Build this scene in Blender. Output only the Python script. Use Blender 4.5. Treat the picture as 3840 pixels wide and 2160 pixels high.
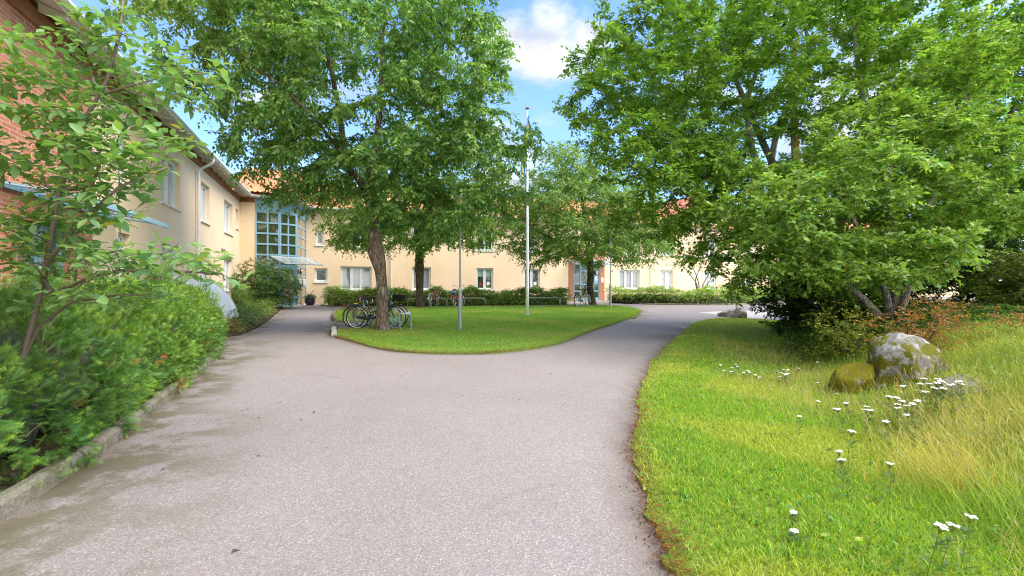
import bpy, bmesh, math, random
import numpy as np
from mathutils import Vector
from mathutils.geometry import delaunay_2d_cdt
R = math.radians
rng = np.random.default_rng(7)
random.seed(7)
scene = bpy.context.scene
col = scene.collection
for o in list(bpy.data.objects):
    bpy.data.objects.remove(o)

# ------------------------------------------------------------------ camera
ORD = ['first', 'second', 'third', 'fourth', 'fifth', 'sixth', 'seventh', 'eighth', 'ninth', 'tenth', 'eleventh', 'twelfth', 'thirteenth', 'fourteenth', 'fifteenth', 'sixteenth', 'seventeenth', 'eighteenth', 'nineteenth', 'twentieth']
F = 1828.0; HZ = 1070.0; CH = 1.4
cam_d = bpy.data.cameras.new("camera")
cam_d.sensor_width = 36.0
cam_d.lens = 36.0 * F / 3840.0
cam_d.clip_end = 4000
cam_d.clip_start = 0.05
cam_d.shift_y = -(1080.0 - HZ) / 3840.0
cam = bpy.data.objects.new("camera", cam_d)
cam.location = (0, 0, CH)
cam.rotation_euler = (R(90), 0, 0)
col.objects.link(cam)
scene.camera = cam

# ------------------------------------------------------------------ light
SUN_EL, SUN_AZ = 50.0, 101.0      # azimuth clockwise from +Y: from the right, slightly behind the camera
world = bpy.data.worlds.new("World"); scene.world = world
world.use_nodes = True
nt = world.node_tree; nt.nodes.clear()
def wn(t, **k):
    n = nt.nodes.new(t)
    for a, b in k.items(): setattr(n, a, b)
    return n
sky = wn('ShaderNodeTexSky', sky_type='NISHITA', sun_disc=False)
sky.sun_elevation = R(SUN_EL); sky.sun_rotation = R(SUN_AZ)
sky.air_density = 1.0; sky.dust_density = 0.6; sky.ozone_density = 1.6; sky.altitude = 50
tc = wn('ShaderNodeTexCoord')
bg = wn('ShaderNodeBackground'); bg.inputs[1].default_value = 0.15
wo = wn('ShaderNodeOutputWorld')
def pxdir(x, y):
    v = np.array([(x - 1920) / F, 1.0, (HZ - y) / F]); return v / np.linalg.norm(v)
wnoise = wn('ShaderNodeTexNoise'); wnoise.inputs['Scale'].default_value = 6.5; wnoise.inputs['Detail'].default_value = 7; wnoise.inputs['Roughness'].default_value = 0.6
mpw = wn('ShaderNodeMapping'); mpw.inputs['Scale'].default_value = (1, 1, 2.0)
nt.links.new(tc.outputs['Generated'], mpw.inputs[0]); nt.links.new(mpw.outputs[0], wnoise.inputs['Vector'])
# big cumulus and thin patches, placed by direction in the sky; unseen white cloud overhead and behind is added as fill light
acc = None
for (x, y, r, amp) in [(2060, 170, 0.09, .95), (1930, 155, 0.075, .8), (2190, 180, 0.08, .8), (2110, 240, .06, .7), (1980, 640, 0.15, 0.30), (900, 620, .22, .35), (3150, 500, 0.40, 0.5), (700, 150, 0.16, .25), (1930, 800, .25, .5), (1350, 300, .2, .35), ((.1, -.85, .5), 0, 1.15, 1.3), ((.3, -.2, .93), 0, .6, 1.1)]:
    d = pxdir(x, y) if not isinstance(x, tuple) else x
    vm = wn('ShaderNodeVectorMath', operation='DISTANCE'); vm.inputs[1].default_value = d
    nt.links.new(tc.outputs['Generated'], vm.inputs[0])
    mr = wn('ShaderNodeMapRange', interpolation_type='SMOOTHSTEP'); mr.inputs[1].default_value = r * 1.35; mr.inputs[2].default_value = r * 0.15
    mr.inputs[3].default_value = 0; mr.inputs[4].default_value = amp
    nt.links.new(vm.outputs['Value'], mr.inputs[0])
    if acc is None: acc = mr
    else:
        mx = wn('ShaderNodeMath', operation='MAXIMUM'); nt.links.new(acc.outputs[0], mx.inputs[0]); nt.links.new(mr.outputs[0], mx.inputs[1]); acc = mx
# general thin cover elsewhere
nz = wn('ShaderNodeMath', operation='SUBTRACT'); nt.links.new(wnoise.outputs['Fac'], nz.inputs[0]); nz.inputs[1].default_value = 0.5
nz2 = wn('ShaderNodeMath', operation='MULTIPLY'); nt.links.new(nz.outputs[0], nz2.inputs[0]); nz2.inputs[1].default_value = 2.0
ad = wn('ShaderNodeMath', operation='ADD'); nt.links.new(acc.outputs[0], ad.inputs[0]); nt.links.new(nz2.outputs[0], ad.inputs[1])
msk = wn('ShaderNodeMapRange', interpolation_type='SMOOTHSTEP'); msk.inputs[1].default_value = 0.22; msk.inputs[2].default_value = 0.85
nt.links.new(ad.outputs[0], msk.inputs[0])
hs = wn('ShaderNodeMix', data_type='RGBA'); hs.inputs['B'].default_value = (4.9, 4.95, 5.1, 1)
tn = wn('ShaderNodeMix', data_type='RGBA', blend_type='MULTIPLY'); tn.inputs['Factor'].default_value = 1; tn.inputs['B'].default_value = (.66, .80, 1.08, 1)
nt.links.new(sky.outputs[0], tn.inputs['A']); nt.links.new(tn.outputs['Result'], hs.inputs['A']); nt.links.new(msk.outputs[0], hs.inputs['Factor'])
sxyz = wn('ShaderNodeSeparateXYZ'); nt.links.new(tc.outputs['Generated'], sxyz.inputs[0])
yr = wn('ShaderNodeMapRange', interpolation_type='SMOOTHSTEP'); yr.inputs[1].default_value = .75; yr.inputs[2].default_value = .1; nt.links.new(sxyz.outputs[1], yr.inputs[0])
cn = wn('ShaderNodeTexNoise'); cn.inputs['Scale'].default_value = 9; cn.inputs['Detail'].default_value = 6; nt.links.new(mpw.outputs[0], cn.inputs['Vector'])
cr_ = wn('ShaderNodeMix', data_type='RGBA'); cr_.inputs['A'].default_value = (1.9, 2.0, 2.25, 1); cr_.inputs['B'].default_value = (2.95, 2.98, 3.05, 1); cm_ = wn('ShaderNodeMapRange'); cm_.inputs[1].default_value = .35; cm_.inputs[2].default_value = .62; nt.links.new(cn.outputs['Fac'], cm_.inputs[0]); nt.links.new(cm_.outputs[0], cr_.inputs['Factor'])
cb_ = wn('ShaderNodeMix', data_type='RGBA'); cb_.inputs['B'].default_value = (7.6, 7.55, 7.5, 1); nt.links.new(cr_.outputs['Result'], cb_.inputs['A']); nt.links.new(yr.outputs[0], cb_.inputs['Factor']); nt.links.new(cb_.outputs['Result'], hs.inputs['B'])  # clouds out of view made brighter than those in front, as added fill
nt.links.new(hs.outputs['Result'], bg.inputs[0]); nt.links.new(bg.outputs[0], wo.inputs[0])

sun_d = bpy.data.lights.new("sun", 'SUN'); sun_d.energy = 1.9; sun_d.angle = R(34); sun_d.color = (1.0, 0.94, 0.84)
sun = bpy.data.objects.new("sun", sun_d); col.objects.link(sun)
az, el = R(SUN_AZ), R(SUN_EL)
sdir = Vector((math.sin(az) * math.cos(el), math.cos(az) * math.cos(el), math.sin(el)))
sun.rotation_euler = sdir.to_track_quat('Z', 'Y').to_euler()
scene.view_settings.view_transform = 'Standard'; scene.view_settings.look = 'None'
scene.view_settings.exposure = 1.42; scene.view_settings.gamma = 1.0
scene.cycles.max_bounces = 8; scene.cycles.transparent_max_bounces = 16; scene.cycles.use_denoising = True; scene.cycles.denoising_prefilter = 'NONE'; scene.cycles.filter_width = 1.1

# ------------------------------------------------------------------ tagging
def tag(o, label=None, cat=None, group=None, kind=None):
    if label: o['label'] = label
    if cat: o['category'] = cat
    if group: o['group'] = group
    if kind: o['kind'] = kind
    return o
def empty(name, loc=(0, 0, 0), rz=0, label=None, cat=None, group=None):
    o = bpy.data.objects.new(name, None); col.objects.link(o)
    o.location = loc; o.rotation_euler = (0, 0, rz); o.empty_display_size = .2
    return tag(o, label, cat, group)
def copy_tree(o, parent=None):
    c = o.copy(); col.objects.link(c)
    if parent: c.parent = parent
    for ch in list(o.children): copy_tree(ch, c)
    return c

# ------------------------------------------------------------------ materials
class NB:
    def __init__(s, name):
        s.m = bpy.data.materials.new(name); s.m.use_nodes = True
        s.t = s.m.node_tree; s.t.nodes.clear()
        s.out = s.t.nodes.new('ShaderNodeOutputMaterial')
    def n(s, t, **k):
        x = s.t.nodes.new(t)
        for a, b in k.items():
            if a == 'inp':
                for i, v in b.items(): x.inputs[i].default_value = v
            else: setattr(x, a, b)
        return x
    def l(s, a, b): s.t.links.new(a, b)
    def pos(s):
        return s.n('ShaderNodeNewGeometry').outputs['Position']
    def noise(s, scale, detail=4, rough=.55, vec=None, vscale=None):
        n = s.n('ShaderNodeTexNoise', inp={'Scale': scale, 'Detail': detail, 'Roughness': rough})
        v = vec or s.n('ShaderNodeTexCoord').outputs['Object']
        if vscale:
            m = s.n('ShaderNodeMapping'); m.inputs['Scale'].default_value = vscale; s.l(v, m.inputs[0]); v = m.outputs[0]
        s.l(v, n.inputs['Vector']); return n.outputs['Fac']
    def ramp(s, fac, stops, interp='LINEAR'):
        r = s.n('ShaderNodeValToRGB'); cr = r.color_ramp; cr.interpolation = interp
        while len(cr.elements) < len(stops): cr.elements.new(0.5)
        for e, (p, c) in zip(cr.elements, stops):
            e.position = p; e.color = (c[0], c[1], c[2], 1) if not isinstance(c, (int, float)) else (c, c, c, 1)
        s.l(fac, r.inputs[0]); return r.outputs[0]
    def mix(s, f, a, b, blend='MIX'):
        m = s.n('ShaderNodeMix', data_type='RGBA', blend_type=blend)
        for k, v in (('Factor', f), ('A', a), ('B', b)):
            if hasattr(v, 'links') or hasattr(v, 'is_linked'): s.l(v, m.inputs[k])
            else: m.inputs[k].default_value = v if k == 'Factor' else (v[0], v[1], v[2], 1)
        return m.outputs['Result']
    def math(s, op, a, b=0.0):
        m = s.n('ShaderNodeMath', operation=op)
        for i, v in ((0, a), (1, b)):
            if hasattr(v, 'is_linked'): s.l(v, m.inputs[i])
            else: m.inputs[i].default_value = v
        return m.outputs[0]
    def pr(s, color, rough=.7, metal=0, spec=.5, bump=None, bstr=.3, bdist=.01, coat=0):
        p = s.n('ShaderNodeBsdfPrincipled')
        if hasattr(color, 'is_linked'): s.l(color, p.inputs['Base Color'])
        else: p.inputs['Base Color'].default_value = (*color, 1)
        if hasattr(rough, 'is_linked'): s.l(rough, p.inputs['Roughness'])
        else: p.inputs['Roughness'].default_value = rough
        p.inputs['Metallic'].default_value = metal
        p.inputs['Specular IOR Level'].default_value = spec
        p.inputs['Coat Weight'].default_value = coat
        if bump is not None:
            b = s.n('ShaderNodeBump', inp={'Strength': bstr, 'Distance': bdist}); s.l(bump, b.inputs['Height']); s.l(b.outputs[0], p.inputs['Normal'])
        return p
    def done(s, sh):
        s.l(sh.outputs[0], s.out.inputs[0]); return s.m

def simple(name, c, rough=.6, metal=0, var=.12, scale=8, spec=.5, coat=0):
    b = NB(name)
    f = b.noise(scale, 5)
    cc = b.ramp(f, [(.3, tuple(v * (1 - var) for v in c)), (.7, tuple(min(1, v * (1 + var)) for v in c))])
    return b.done(b.pr(cc, rough, metal, spec, bump=f, bstr=.08, coat=coat))

def leaf_mat(name, trans=.35, rough=.45, spec=.4, tint=(1.25, 1.35, .55)):
    b = NB(name)
    a = b.n('ShaderNodeAttribute', attribute_name='Col').outputs['Color']
    p = b.pr(a, rough, 0, spec)
    t = b.n('ShaderNodeBsdfTranslucent')
    tc_ = b.mix(1.0, a, tint, 'MULTIPLY'); b.l(tc_, t.inputs[0])
    m = b.n('ShaderNodeMixShader'); m.inputs[0].default_value = trans
    b.l(p.outputs[0], m.inputs[1]); b.l(t.outputs[0], m.inputs[2])
    return b.done(m)

def bark_mat(name, c1, c2, c3, scale=1.0, lich=.55):
    b = NB(name)
    f = b.noise(9 * scale, 8, .65, vscale=(1, 1, .28))
    g = b.noise(4 * scale, 6, .6)
    v = b.n('ShaderNodeTexVoronoi', feature='DISTANCE_TO_EDGE', inp={'Scale': 14 * scale})
    mp = b.n('ShaderNodeMapping'); mp.inputs['Scale'].default_value = (1, 1, .22)
    b.l(b.n('ShaderNodeTexCoord').outputs['Object'], mp.inputs[0])
    nz = b.n('ShaderNodeTexNoise', inp={'Scale': 6.0, 'Detail': 3}); b.l(mp.outputs[0], nz.inputs['Vector'])
    vv = b.mix(.12, mp.outputs[0], nz.outputs['Color']); b.l(vv, v.inputs['Vector'])
    crack = b.ramp(v.outputs['Distance'], [(0, 0.0), (.12, 1.0)])
    c = b.ramp(f, [(.3, c1), (.55, c2), (.75, tuple(x * 1.2 for x in c2))])
    c = b.mix(b.ramp(g, [(lich, 0.0), (lich + .12, 1.0)]), c, c3)
    c = b.mix(crack, tuple(x * .7 for x in c1), c)
    h = b.math('ADD', b.math('MULTIPLY', crack, .35), f)
    return b.done(b.pr(c, .9, 0, .2, bump=h, bstr=.9, bdist=.03))

M = {}
# ---- asphalt
def mk_asphalt():
    b = NB('asphalt')
    P = b.pos()
    v1 = b.n('ShaderNodeTexVoronoi', inp={'Scale': 125.0}); b.l(P, v1.inputs['Vector'])
    chips = b.ramp(b.n('ShaderNodeSeparateColor').outputs[0] if False else v1.outputs['Color'], [(0, (.15, .14, .142)), (.3, (.25, .225, .225)), (.55, (.33, .285, .275)), (.72, (.42, .39, .385)), (.9, (.62, .60, .59)), (1, (.74, .72, .70))])
    cellc = b.n('ShaderNodeSeparateColor'); b.l(v1.outputs['Color'], cellc.inputs[0])
    chips = b.ramp(cellc.outputs[0], [(0, (.13, .13, .14)), (.16, (.25, .215, .21)), (.5, (.315, .27, .26)), (.72, (.40, .33, .31)), (.9, (.43, .41, .40)), (1, (.68, .66, .65))])
    fine = b.noise(260, 3, .7, vec=P)
    base = b.ramp(fine, [(.3, (.22, .19, .185)), (.7, (.37, .33, .32))])
    c = b.mix(1.0, b.mix(.5, base, chips), (.79, .80, .80), 'MULTIPLY')
    big = b.noise(.35, 5, .6, vec=P)
    c = b.mix(1.0, c, b.ramp(big, [(.3, (.90, .885, .875)), (.65, (1.06, 1.045, 1.04))]), 'MULTIPLY')
    # worn streaks along the drive, moss in patches near the left kerb (object colour attribute = closeness to kerb)
    k = b.n('ShaderNodeAttribute', attribute_name='edge').outputs['Fac']
    mn = b.noise(1.7, 7, .68, vec=P)
    mm = b.math('MULTIPLY', b.ramp(mn, [(.45, 0.0), (.53, 1.0)]), k)
    c = b.mix(b.math('MULTIPLY', mm, .85), c, (.085, .078, .022))
    dn = b.noise(3.1, 8, .7, vec=P)
    dm = b.math('MULTIPLY', b.ramp(dn, [(.42, 0.0), (.66, 1.0)]), k)
    c = b.mix(b.math('MULTIPLY', dm, .4), c, (.12, .09, .062))
    k2 = b.n('ShaderNodeAttribute', attribute_name='dirt').outputs['Fac']
    c = b.mix(b.math('MULTIPLY', k2, .85), c, b.ramp(dn, [(.35, (.075, .05, .03)), (.7, (.17, .13, .09))]))
    cr = b.n('ShaderNodeTexVoronoi', feature='DISTANCE_TO_EDGE', inp={'Scale': .25}); wp = b.n('ShaderNodeTexNoise', inp={'Scale': 1.4, 'Detail': 6, 'Roughness': .7}); b.l(P, wp.inputs['Vector'])
    b.l(b.mix(.22, P, wp.outputs['Color']), cr.inputs['Vector'])
    crk = b.math('MULTIPLY', b.ramp(cr.outputs['Distance'], [(.002, 1.0), (.006, 0.0)]), b.ramp(b.noise(.5, 3, .5, vec=P), [(.5, 0.0), (.6, 1.0)]))
    c = b.mix(b.math('MULTIPLY', crk, .22), c, (.09, .08, .07))
    st = b.noise(.9, 6, .65, vec=P, vscale=(1.6, .35, 1)); c = b.mix(b.math('MULTIPLY', b.ramp(st, [(.55, 0.0), (.7, 1.0)]), .22), c, (.20, .175, .155))
    # a few dry leaves' worth of dark flecks
    v2 = b.n('ShaderNodeTexVoronoi', inp={'Scale': 3.2}); b.l(P, v2.inputs['Vector'])
    fl = b.ramp(v2.outputs['Distance'], [(.018, 1.0), (.03, 0.0)])
    c = b.mix(b.math('MULTIPLY', fl, .5), c, (.07, .05, .035))
    h = b.math('ADD', v1.outputs['Distance'], b.math('MULTIPLY', fine, .4))
    return b.done(b.pr(c, .88, 0, .3, bump=h, bstr=.5, bdist=.004))
M['asphalt'] = mk_asphalt()
def mk_turf(name, a, bcol, c3):
    b = NB(name); P = b.pos()
    f = b.noise(.8, 6, .6, vec=P); g = b.noise(60, 5, .75, vec=P); h = b.noise(.3, 3, .5, vec=P)
    c = b.ramp(g, [(.3, tuple(x * .55 for x in a)), (.55, a), (.75, bcol)])
    c = b.mix(b.math('MULTIPLY', b.ramp(f, [(.45, 0.0), (.7, 1.0)]), .6), c, c3)
    return b.done(b.pr(c, .95, 0, .15, bump=g, bstr=.8, bdist=.03))
M['turf'] = mk_turf('turf', (.15, .27, .04), (.25, .38, .06), (.28, .30, .08))
M['turf_verge'] = mk_turf('turf_verge', (.20, .30, .035), (.33, .44, .06), (.36, .34, .09))
def mk_soil():
    b = NB('soil'); P = b.pos()
    g = b.noise(30, 7, .7, vec=P)
    c = b.ramp(g, [(.3, (.035, .024, .015)), (.6, (.09, .065, .04)), (.8, (.16, .12, .08))])
    return b.done(b.pr(c, .95, 0, .1, bump=g, bstr=.8, bdist=.03))
M['soil'] = mk_soil()
def mk_stucco():
    b = NB('stucco'); P = b.pos()
    f = b.noise(.5, 4, .5, vec=P); g = b.noise(90, 4, .6, vec=P); s = b.noise(1.1, 6, .7, vec=P, vscale=(1, 1, .15))
    c = b.ramp(f, [(.3, (.83, .63, .425)), (.7, (.89, .69, .48))])
    c = b.mix(b.math('MULTIPLY', b.ramp(s, [(.48, 0.0), (.72, 1.0)]), .35), c, (.68, .52, .37)); sz = b.n('ShaderNodeSeparateXYZ'); b.l(P, sz.inputs[0]); lowz = b.n('ShaderNodeMapRange', inp={1: 1.1, 2: .3}); b.l(sz.outputs[2], lowz.inputs[0]); c = b.mix(b.math('MULTIPLY', b.math('MULTIPLY', lowz.outputs[0], s), .6), c, (.42, .33, .24))
    return b.done(b.pr(c, .9, 0, .2, bump=g, bstr=.25, bdist=.004))
M['stucco'] = mk_stucco()
def mk_brick():
    b = NB('brick')
    uv = b.n('ShaderNodeTexCoord').outputs['Object']
    br = b.n('ShaderNodeTexBrick', inp={'Color1': (.50, .19, .10, 1), 'Color2': (.38, .13, .07, 1), 'Mortar': (.40, .33, .27, 1), 'Scale': 1.0, 'Mortar Size': .008, 'Brick Width': .24, 'Row Height': .075})
    sp = b.n('ShaderNodeSeparateXYZ'); b.l(b.pos(), sp.inputs[0])
    cb = b.n('ShaderNodeCombineXYZ'); b.l(b.math('ADD', sp.outputs[0], sp.outputs[1]), cb.inputs[0]); b.l(sp.outputs[2], cb.inputs[1])
    b.l(cb.outputs[0], br.inputs['Vector'])
    return b.done(b.pr(br.outputs['Color'], .9, 0, .2, bump=br.outputs['Fac'], bstr=-.5, bdist=.006))
M['brick'] = mk_brick()
def mk_tile():
    b = NB('roof_tile'); P = b.pos()
    f = b.noise(2.2, 6, .65, vec=P); g = b.noise(25, 4, .6, vec=P)
    c = b.ramp(f, [(.3, (.42, .15, .08)), (.6, (.62, .27, .15)), (.8, (.70, .38, .24))])
    return b.done(b.pr(c, .85, 0, .25, bump=g, bstr=.3))
M['tile'] = mk_tile()
M['white'] = simple('white_paint', (.78, .79, .78), .45, var=.04)
M['offwhite'] = simple('cream_paint', (.66, .62, .54), .5, var=.06)
M['brownwood'] = simple('brown_timber', (.26, .10, .045), .7, var=.25, scale=4)
M['blue'] = simple('blue_frame_paint', (.24, .42, .54), .45, var=.06)
M['bluepanel'] = simple('blue_panel', (.15, .29, .36), .5, var=.08)
M['galv'] = simple('galvanised_steel', (.30, .35, .38), .45, .6, var=.15, scale=20)
M['steel'] = simple('bright_steel', (.62, .62, .62), .28, .9, var=.05)
M['blackpaint'] = simple('black_enamel', (.012, .012, .014), .28, coat=.4)
M['rubber'] = simple('rubber', (.012, .012, .013), .8)
M['redpaint'] = simple('red_enamel', (.48, .03, .02), .3, coat=.4)
M['creampaint'] = simple('cream_enamel', (.58, .50, .33), .35, coat=.3)
M['silverpaint'] = simple('silver_enamel', (.55, .57, .58), .3, .4)
M['orange'] = simple('orange_reflector', (.85, .20, .01), .25)
M['pink'] = simple('pink_plastic', (.75, .12, .45), .4)
M['yellow'] = simple('yellow_plastic', (.8, .65, .02), .4)
M['leather'] = simple('black_vinyl', (.02, .02, .022), .5)
M['polewhite'] = simple('white_flagpole_paint', (.82, .83, .84), .3, var=.02)
M['wood'] = simple('turned_wood', (.30, .14, .07), .6)
M['flagblue'] = simple('blue_cloth', (.03, .20, .50), .8)
M['flagyellow'] = simple('yellow_cloth', (.85, .66, .04), .8)
M['glaze'] = simple('dark_glazed_ceramic', (.012, .02, .028), .12, coat=.6)
M['concrete'] = simple('concrete', (.42, .40, .37), .9, var=.2, scale=14)
def mk_kerb():
    b = NB('mossy_kerb'); P = b.pos()
    f = b.noise(5, 7, .65, vec=P); g = b.noise(50, 5, .7, vec=P)
    c = b.ramp(g, [(.3, (.12, .105, .075)), (.7, (.27, .245, .19))])
    c = b.mix(b.ramp(f, [(.45, 0.0), (.62, .8)]), c, (.085, .085, .028))
    return b.done(b.pr(c, .95, 0, .15, bump=g, bstr=.6, bdist=.01))
M['kerb'] = mk_kerb()
def glassy(name, c, rough=.04, stripes=None):
    b = NB(name)
    cc = c
    if stripes:
        sp = b.n('ShaderNodeSeparateXYZ'); b.l(b.pos(), sp.inputs[0])
        w = b.math('FRACT', b.math('MULTIPLY', sp.outputs[2], 1 / stripes[1]))
        cc = b.ramp(w, [(.0, tuple(v * .6 for v in c)), (.3, c), (.85, stripes[0]), (1, tuple(v * .6 for v in c))])
    else:
        f = b.noise(1.3, 4, .6, vec=b.pos())
        cc = b.ramp(f, [(.35, tuple(v * .7 for v in c)), (.7, tuple(v * 1.3 for v in c))])
    return b.done(b.pr(cc, rough, 0, .9, coat=.6))
M['gl_dark'] = glassy('dark_window_glass', (.035, .05, .045))
M['gl_blind'] = glassy('window_glass_over_slatted_blind', (.24, .27, .29), stripes=((.34, .38, .41), .05))
M['gl_curtain'] = glassy('window_glass_over_curtain', (.46, .50, .50))
M['gl_bay'] = glassy('bay_glass', (.05, .065, .025))  # reflected greenery is put into the dark glass colour
M['gl_tan'] = glassy('tan_reflection_tint_glass', (.30, .22, .14))  # wall tone, reflected and seen through, is put into the glass colour
M['greenblind'] = simple('green_roller_blind', (.24, .38, .32), .7)
def mk_clear():
    b = NB('clear_glazing')
    p = b.pr((.8, .86, .88), .06, 0, .7)
    t = b.n('ShaderNodeBsdfTransparent'); t.inputs[0].default_value = (.92, .96, .97, 1)
    m = b.n('ShaderNodeMixShader'); m.inputs[0].default_value = .68
    b.l(p.outputs[0], m.inputs[1]); b.l(t.outputs[0], m.inputs[2]); return b.done(m)
M['clear'] = mk_clear()
def mk_gl_sheet():
    b = NB('corrugated_plastic')
    f = b.noise(2, 6, .6)
    c = b.ramp(f, [(.3, (.84, .85, .80)), (.7, (.93, .93, .91))])
    p = b.pr(c, .5, 0, .3); t = b.n('ShaderNodeBsdfTranslucent'); b.l(c, t.inputs[0]); m = b.n('ShaderNodeMixShader'); m.inputs[0].default_value = .1
    b.l(p.outputs[0], m.inputs[1]); b.l(t.outputs[0], m.inputs[2]); return b.done(m)
M['sheet'] = mk_gl_sheet()
M['paper'] = simple('paper_notice', (.75, .76, .76), .7)
M['lampglass'] = simple('milk_lamp_glass', (.78, .66, .42), .3)
M['leaf'] = leaf_mat('leaf', .42)
M['leaf_gloss'] = leaf_mat('glossy_leaf', .42, .42, .4)
M['grassblade'] = leaf_mat('grass_blade', .4, .6, .25, (1.2, 1.25, .6))
M['needle'] = leaf_mat('needle_foliage', .22, .45, .4)
M['bark_main'] = bark_mat('cherry_bark', (.085, .06, .045), (.20, .15, .112), (.34, .34, .29), lich=.56)
M['bark_dark'] = bark_mat('dark_bark', (.05, .038, .028), (.13, .10, .075), (.22, .23, .17), lich=.6)
M['bark_grey'] = bark_mat('grey_bark', (.16, .145, .125), (.30, .28, .25), (.36, .38, .30), scale=1.4, lich=.6)
M['bark_pine'] = bark_mat('pine_bark', (.14, .06, .035), (.32, .15, .09), (.2, .16, .12), scale=.7)
M['twig'] = simple('twig_bark', (.17, .13, .10), .85)
M['berry'] = simple('green_berry', (.16, .20, .04), .5)
def mk_granite(name, base, lich, moss, mamt):
    b = NB(name)
    f = b.noise(4.2, 9, .66); g = b.noise(34, 8, .75); l = b.noise(7.5, 10, .68)
    c = b.ramp(g, [(.3, tuple(x * .6 for x in base)), (.6, base), (.8, tuple(min(1, x * 1.3) for x in base))])
    c = b.mix(b.ramp(l, [(.5, 0.0), (.56, .9)]), c, lich)
    c = b.mix(b.ramp(f, [(mamt, 0.0), (mamt + .05, 1.0)]), c, b.ramp(g, [(.3, tuple(x * .5 for x in moss)), (.7, moss)]))
    return b.done(b.pr(c, .95, 0, .15, bump=b.math('ADD', g, f), bstr=.7, bdist=.03))
M['boulder'] = mk_granite('mossy_boulder', (.22, .205, .19), (.36, .36, .34), (.15, .15, .014), .48)
M['mossy'] = mk_granite('moss_covered_stone', (.16, .12, .09), (.3, .28, .24), (.20, .19, .012), .36)
M['rock'] = mk_granite('pink_granite', (.36, .29, .25), (.52, .48, .44), (.12, .11, .05), .72)

# ------------------------------------------------------------------ mesh helpers
class MB:
    def __init__(s): s.v = []; s.f = []; s.mi = []; s.cur = 0
    def quad(s, a, b, c, d):
        i = len(s.v); s.v += [tuple(a), tuple(b), tuple(c), tuple(d)]; s.f.append((i, i + 1, i + 2, i + 3)); s.mi.append(s.cur)
    def hexa(s, p):   # 8 points: bottom 4 ccw, top 4 ccw
        i = len(s.v); s.v += [tuple(q) for q in p]
        for f in ((0, 3, 2, 1), (4, 5, 6, 7), (0, 1, 5, 4), (1, 2, 6, 5), (2, 3, 7, 6), (3, 0, 4, 7)):
            s.f.append(tuple(i + k for k in f)); s.mi.append(s.cur)
    def box(s, x0, x1, y0, y1, z0, z1):
        s.hexa([(x0, y0, z0), (x1, y0, z0), (x1, y1, z0), (x0, y1, z0), (x0, y0, z1), (x1, y0, z1), (x1, y1, z1), (x0, y1, z1)])
    def tube(s, pts, r, n=8, cap=True, flat=None):
        pts = [Vector(p) for p in pts]; k = len(pts)
        rs = r if hasattr(r, '__len__') else [r] * k
        base = len(s.v); prev = None
        for i, p in enumerate(pts):
            t = (pts[min(i + 1, k - 1)] - pts[max(i - 1, 0)])
            if t.length < 1e-9: t = Vector((0, 0, 1))
            t.normalize()
            if prev is None:
                a = Vector((0, 0, 1)) if abs(t.z) < .9 else Vector((1, 0, 0))
                u = t.cross(a).normalized()
            else:
                u = (prev - t * prev.dot(t))
                u = u.normalized() if u.length > 1e-6 else t.orthogonal().normalized()
            prev = u; w = t.cross(u)
            for j in range(n):
                an = 2 * math.pi * j / n
                s.v.append(tuple(p + u * (math.cos(an) * rs[i]) + w * (math.sin(an) * rs[i] * (flat or 1))))
        for i in range(k - 1):
            for j in range(n):
                a = base + i * n + j; b2 = base + i * n + (j + 1) % n
                s.f.append((a, b2, b2 + n, a + n)); s.mi.append(s.cur)
        if cap:
            s.f.append(tuple(base + j for j in reversed(range(n)))); s.mi.append(s.cur)
            s.f.append(tuple(base + (k - 1) * n + j for j in range(n))); s.mi.append(s.cur)
    def lathe(s, prof, n=24, c=(0, 0, 0)):
        base = len(s.v)
        for (r, z) in prof:
            for j in range(n):
                a = 2 * math.pi * j / n; s.v.append((c[0] + r * math.cos(a), c[1] + r * math.sin(a), c[2] + z))
        for i in range(len(prof) - 1):
            for j in range(n):
                a = base + i * n + j; b2 = base + i * n + (j + 1) % n
                s.f.append((a, b2, b2 + n, a + n)); s.mi.append(s.cur)
    def torus(s, c, R_, r, ax='y', n=40, m=8, flat=1.0, a0=0, a1=2 * math.pi):
        full = abs(a1 - a0 - 2 * math.pi) < 1e-6; base = len(s.v); cnt = n if full else n + 1
        for i in range(cnt):
            a = a0 + (a1 - a0) * i / n
            for j in range(m):
                b2 = 2 * math.pi * j / m; rr = R_ + r * math.cos(b2); h = r * flat * math.sin(b2)
                p = (rr * math.cos(a), h, rr * math.sin(a)) if ax == 'y' else (rr * math.cos(a), rr * math.sin(a), h)
                s.v.append((c[0] + p[0], c[1] + p[1], c[2] + p[2]))
        for i in range(n if full else n):
            i2 = (i + 1) % cnt if full else i + 1
            for j in range(m):
                s.f.append((base + i * m + j, base + i2 * m + j, base + i2 * m + (j + 1) % m, base + i * m + (j + 1) % m)); s.mi.append(s.cur)
    def build(s, name, mat, parent=None, smooth=False, bevel=0):
        me = bpy.data.meshes.new(name); me.from_pydata(s.v, [], s.f)
        mats = mat if isinstance(mat, (list, tuple)) else [mat]
        for m in mats: me.materials.append(m)
        me.polygons.foreach_set('material_index', s.mi)
        if smooth: me.polygons.foreach_set('use_smooth', [True] * len(s.f))
        me.validate(); me.update()
        o = bpy.data.objects.new(name, me); col.objects.link(o)
        if parent: o.parent = parent
        if bevel:
            bv = o.modifiers.new('bevel', 'BEVEL'); bv.width = bevel; bv.segments = 2; bv.limit_method = 'ANGLE'
        return o

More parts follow.
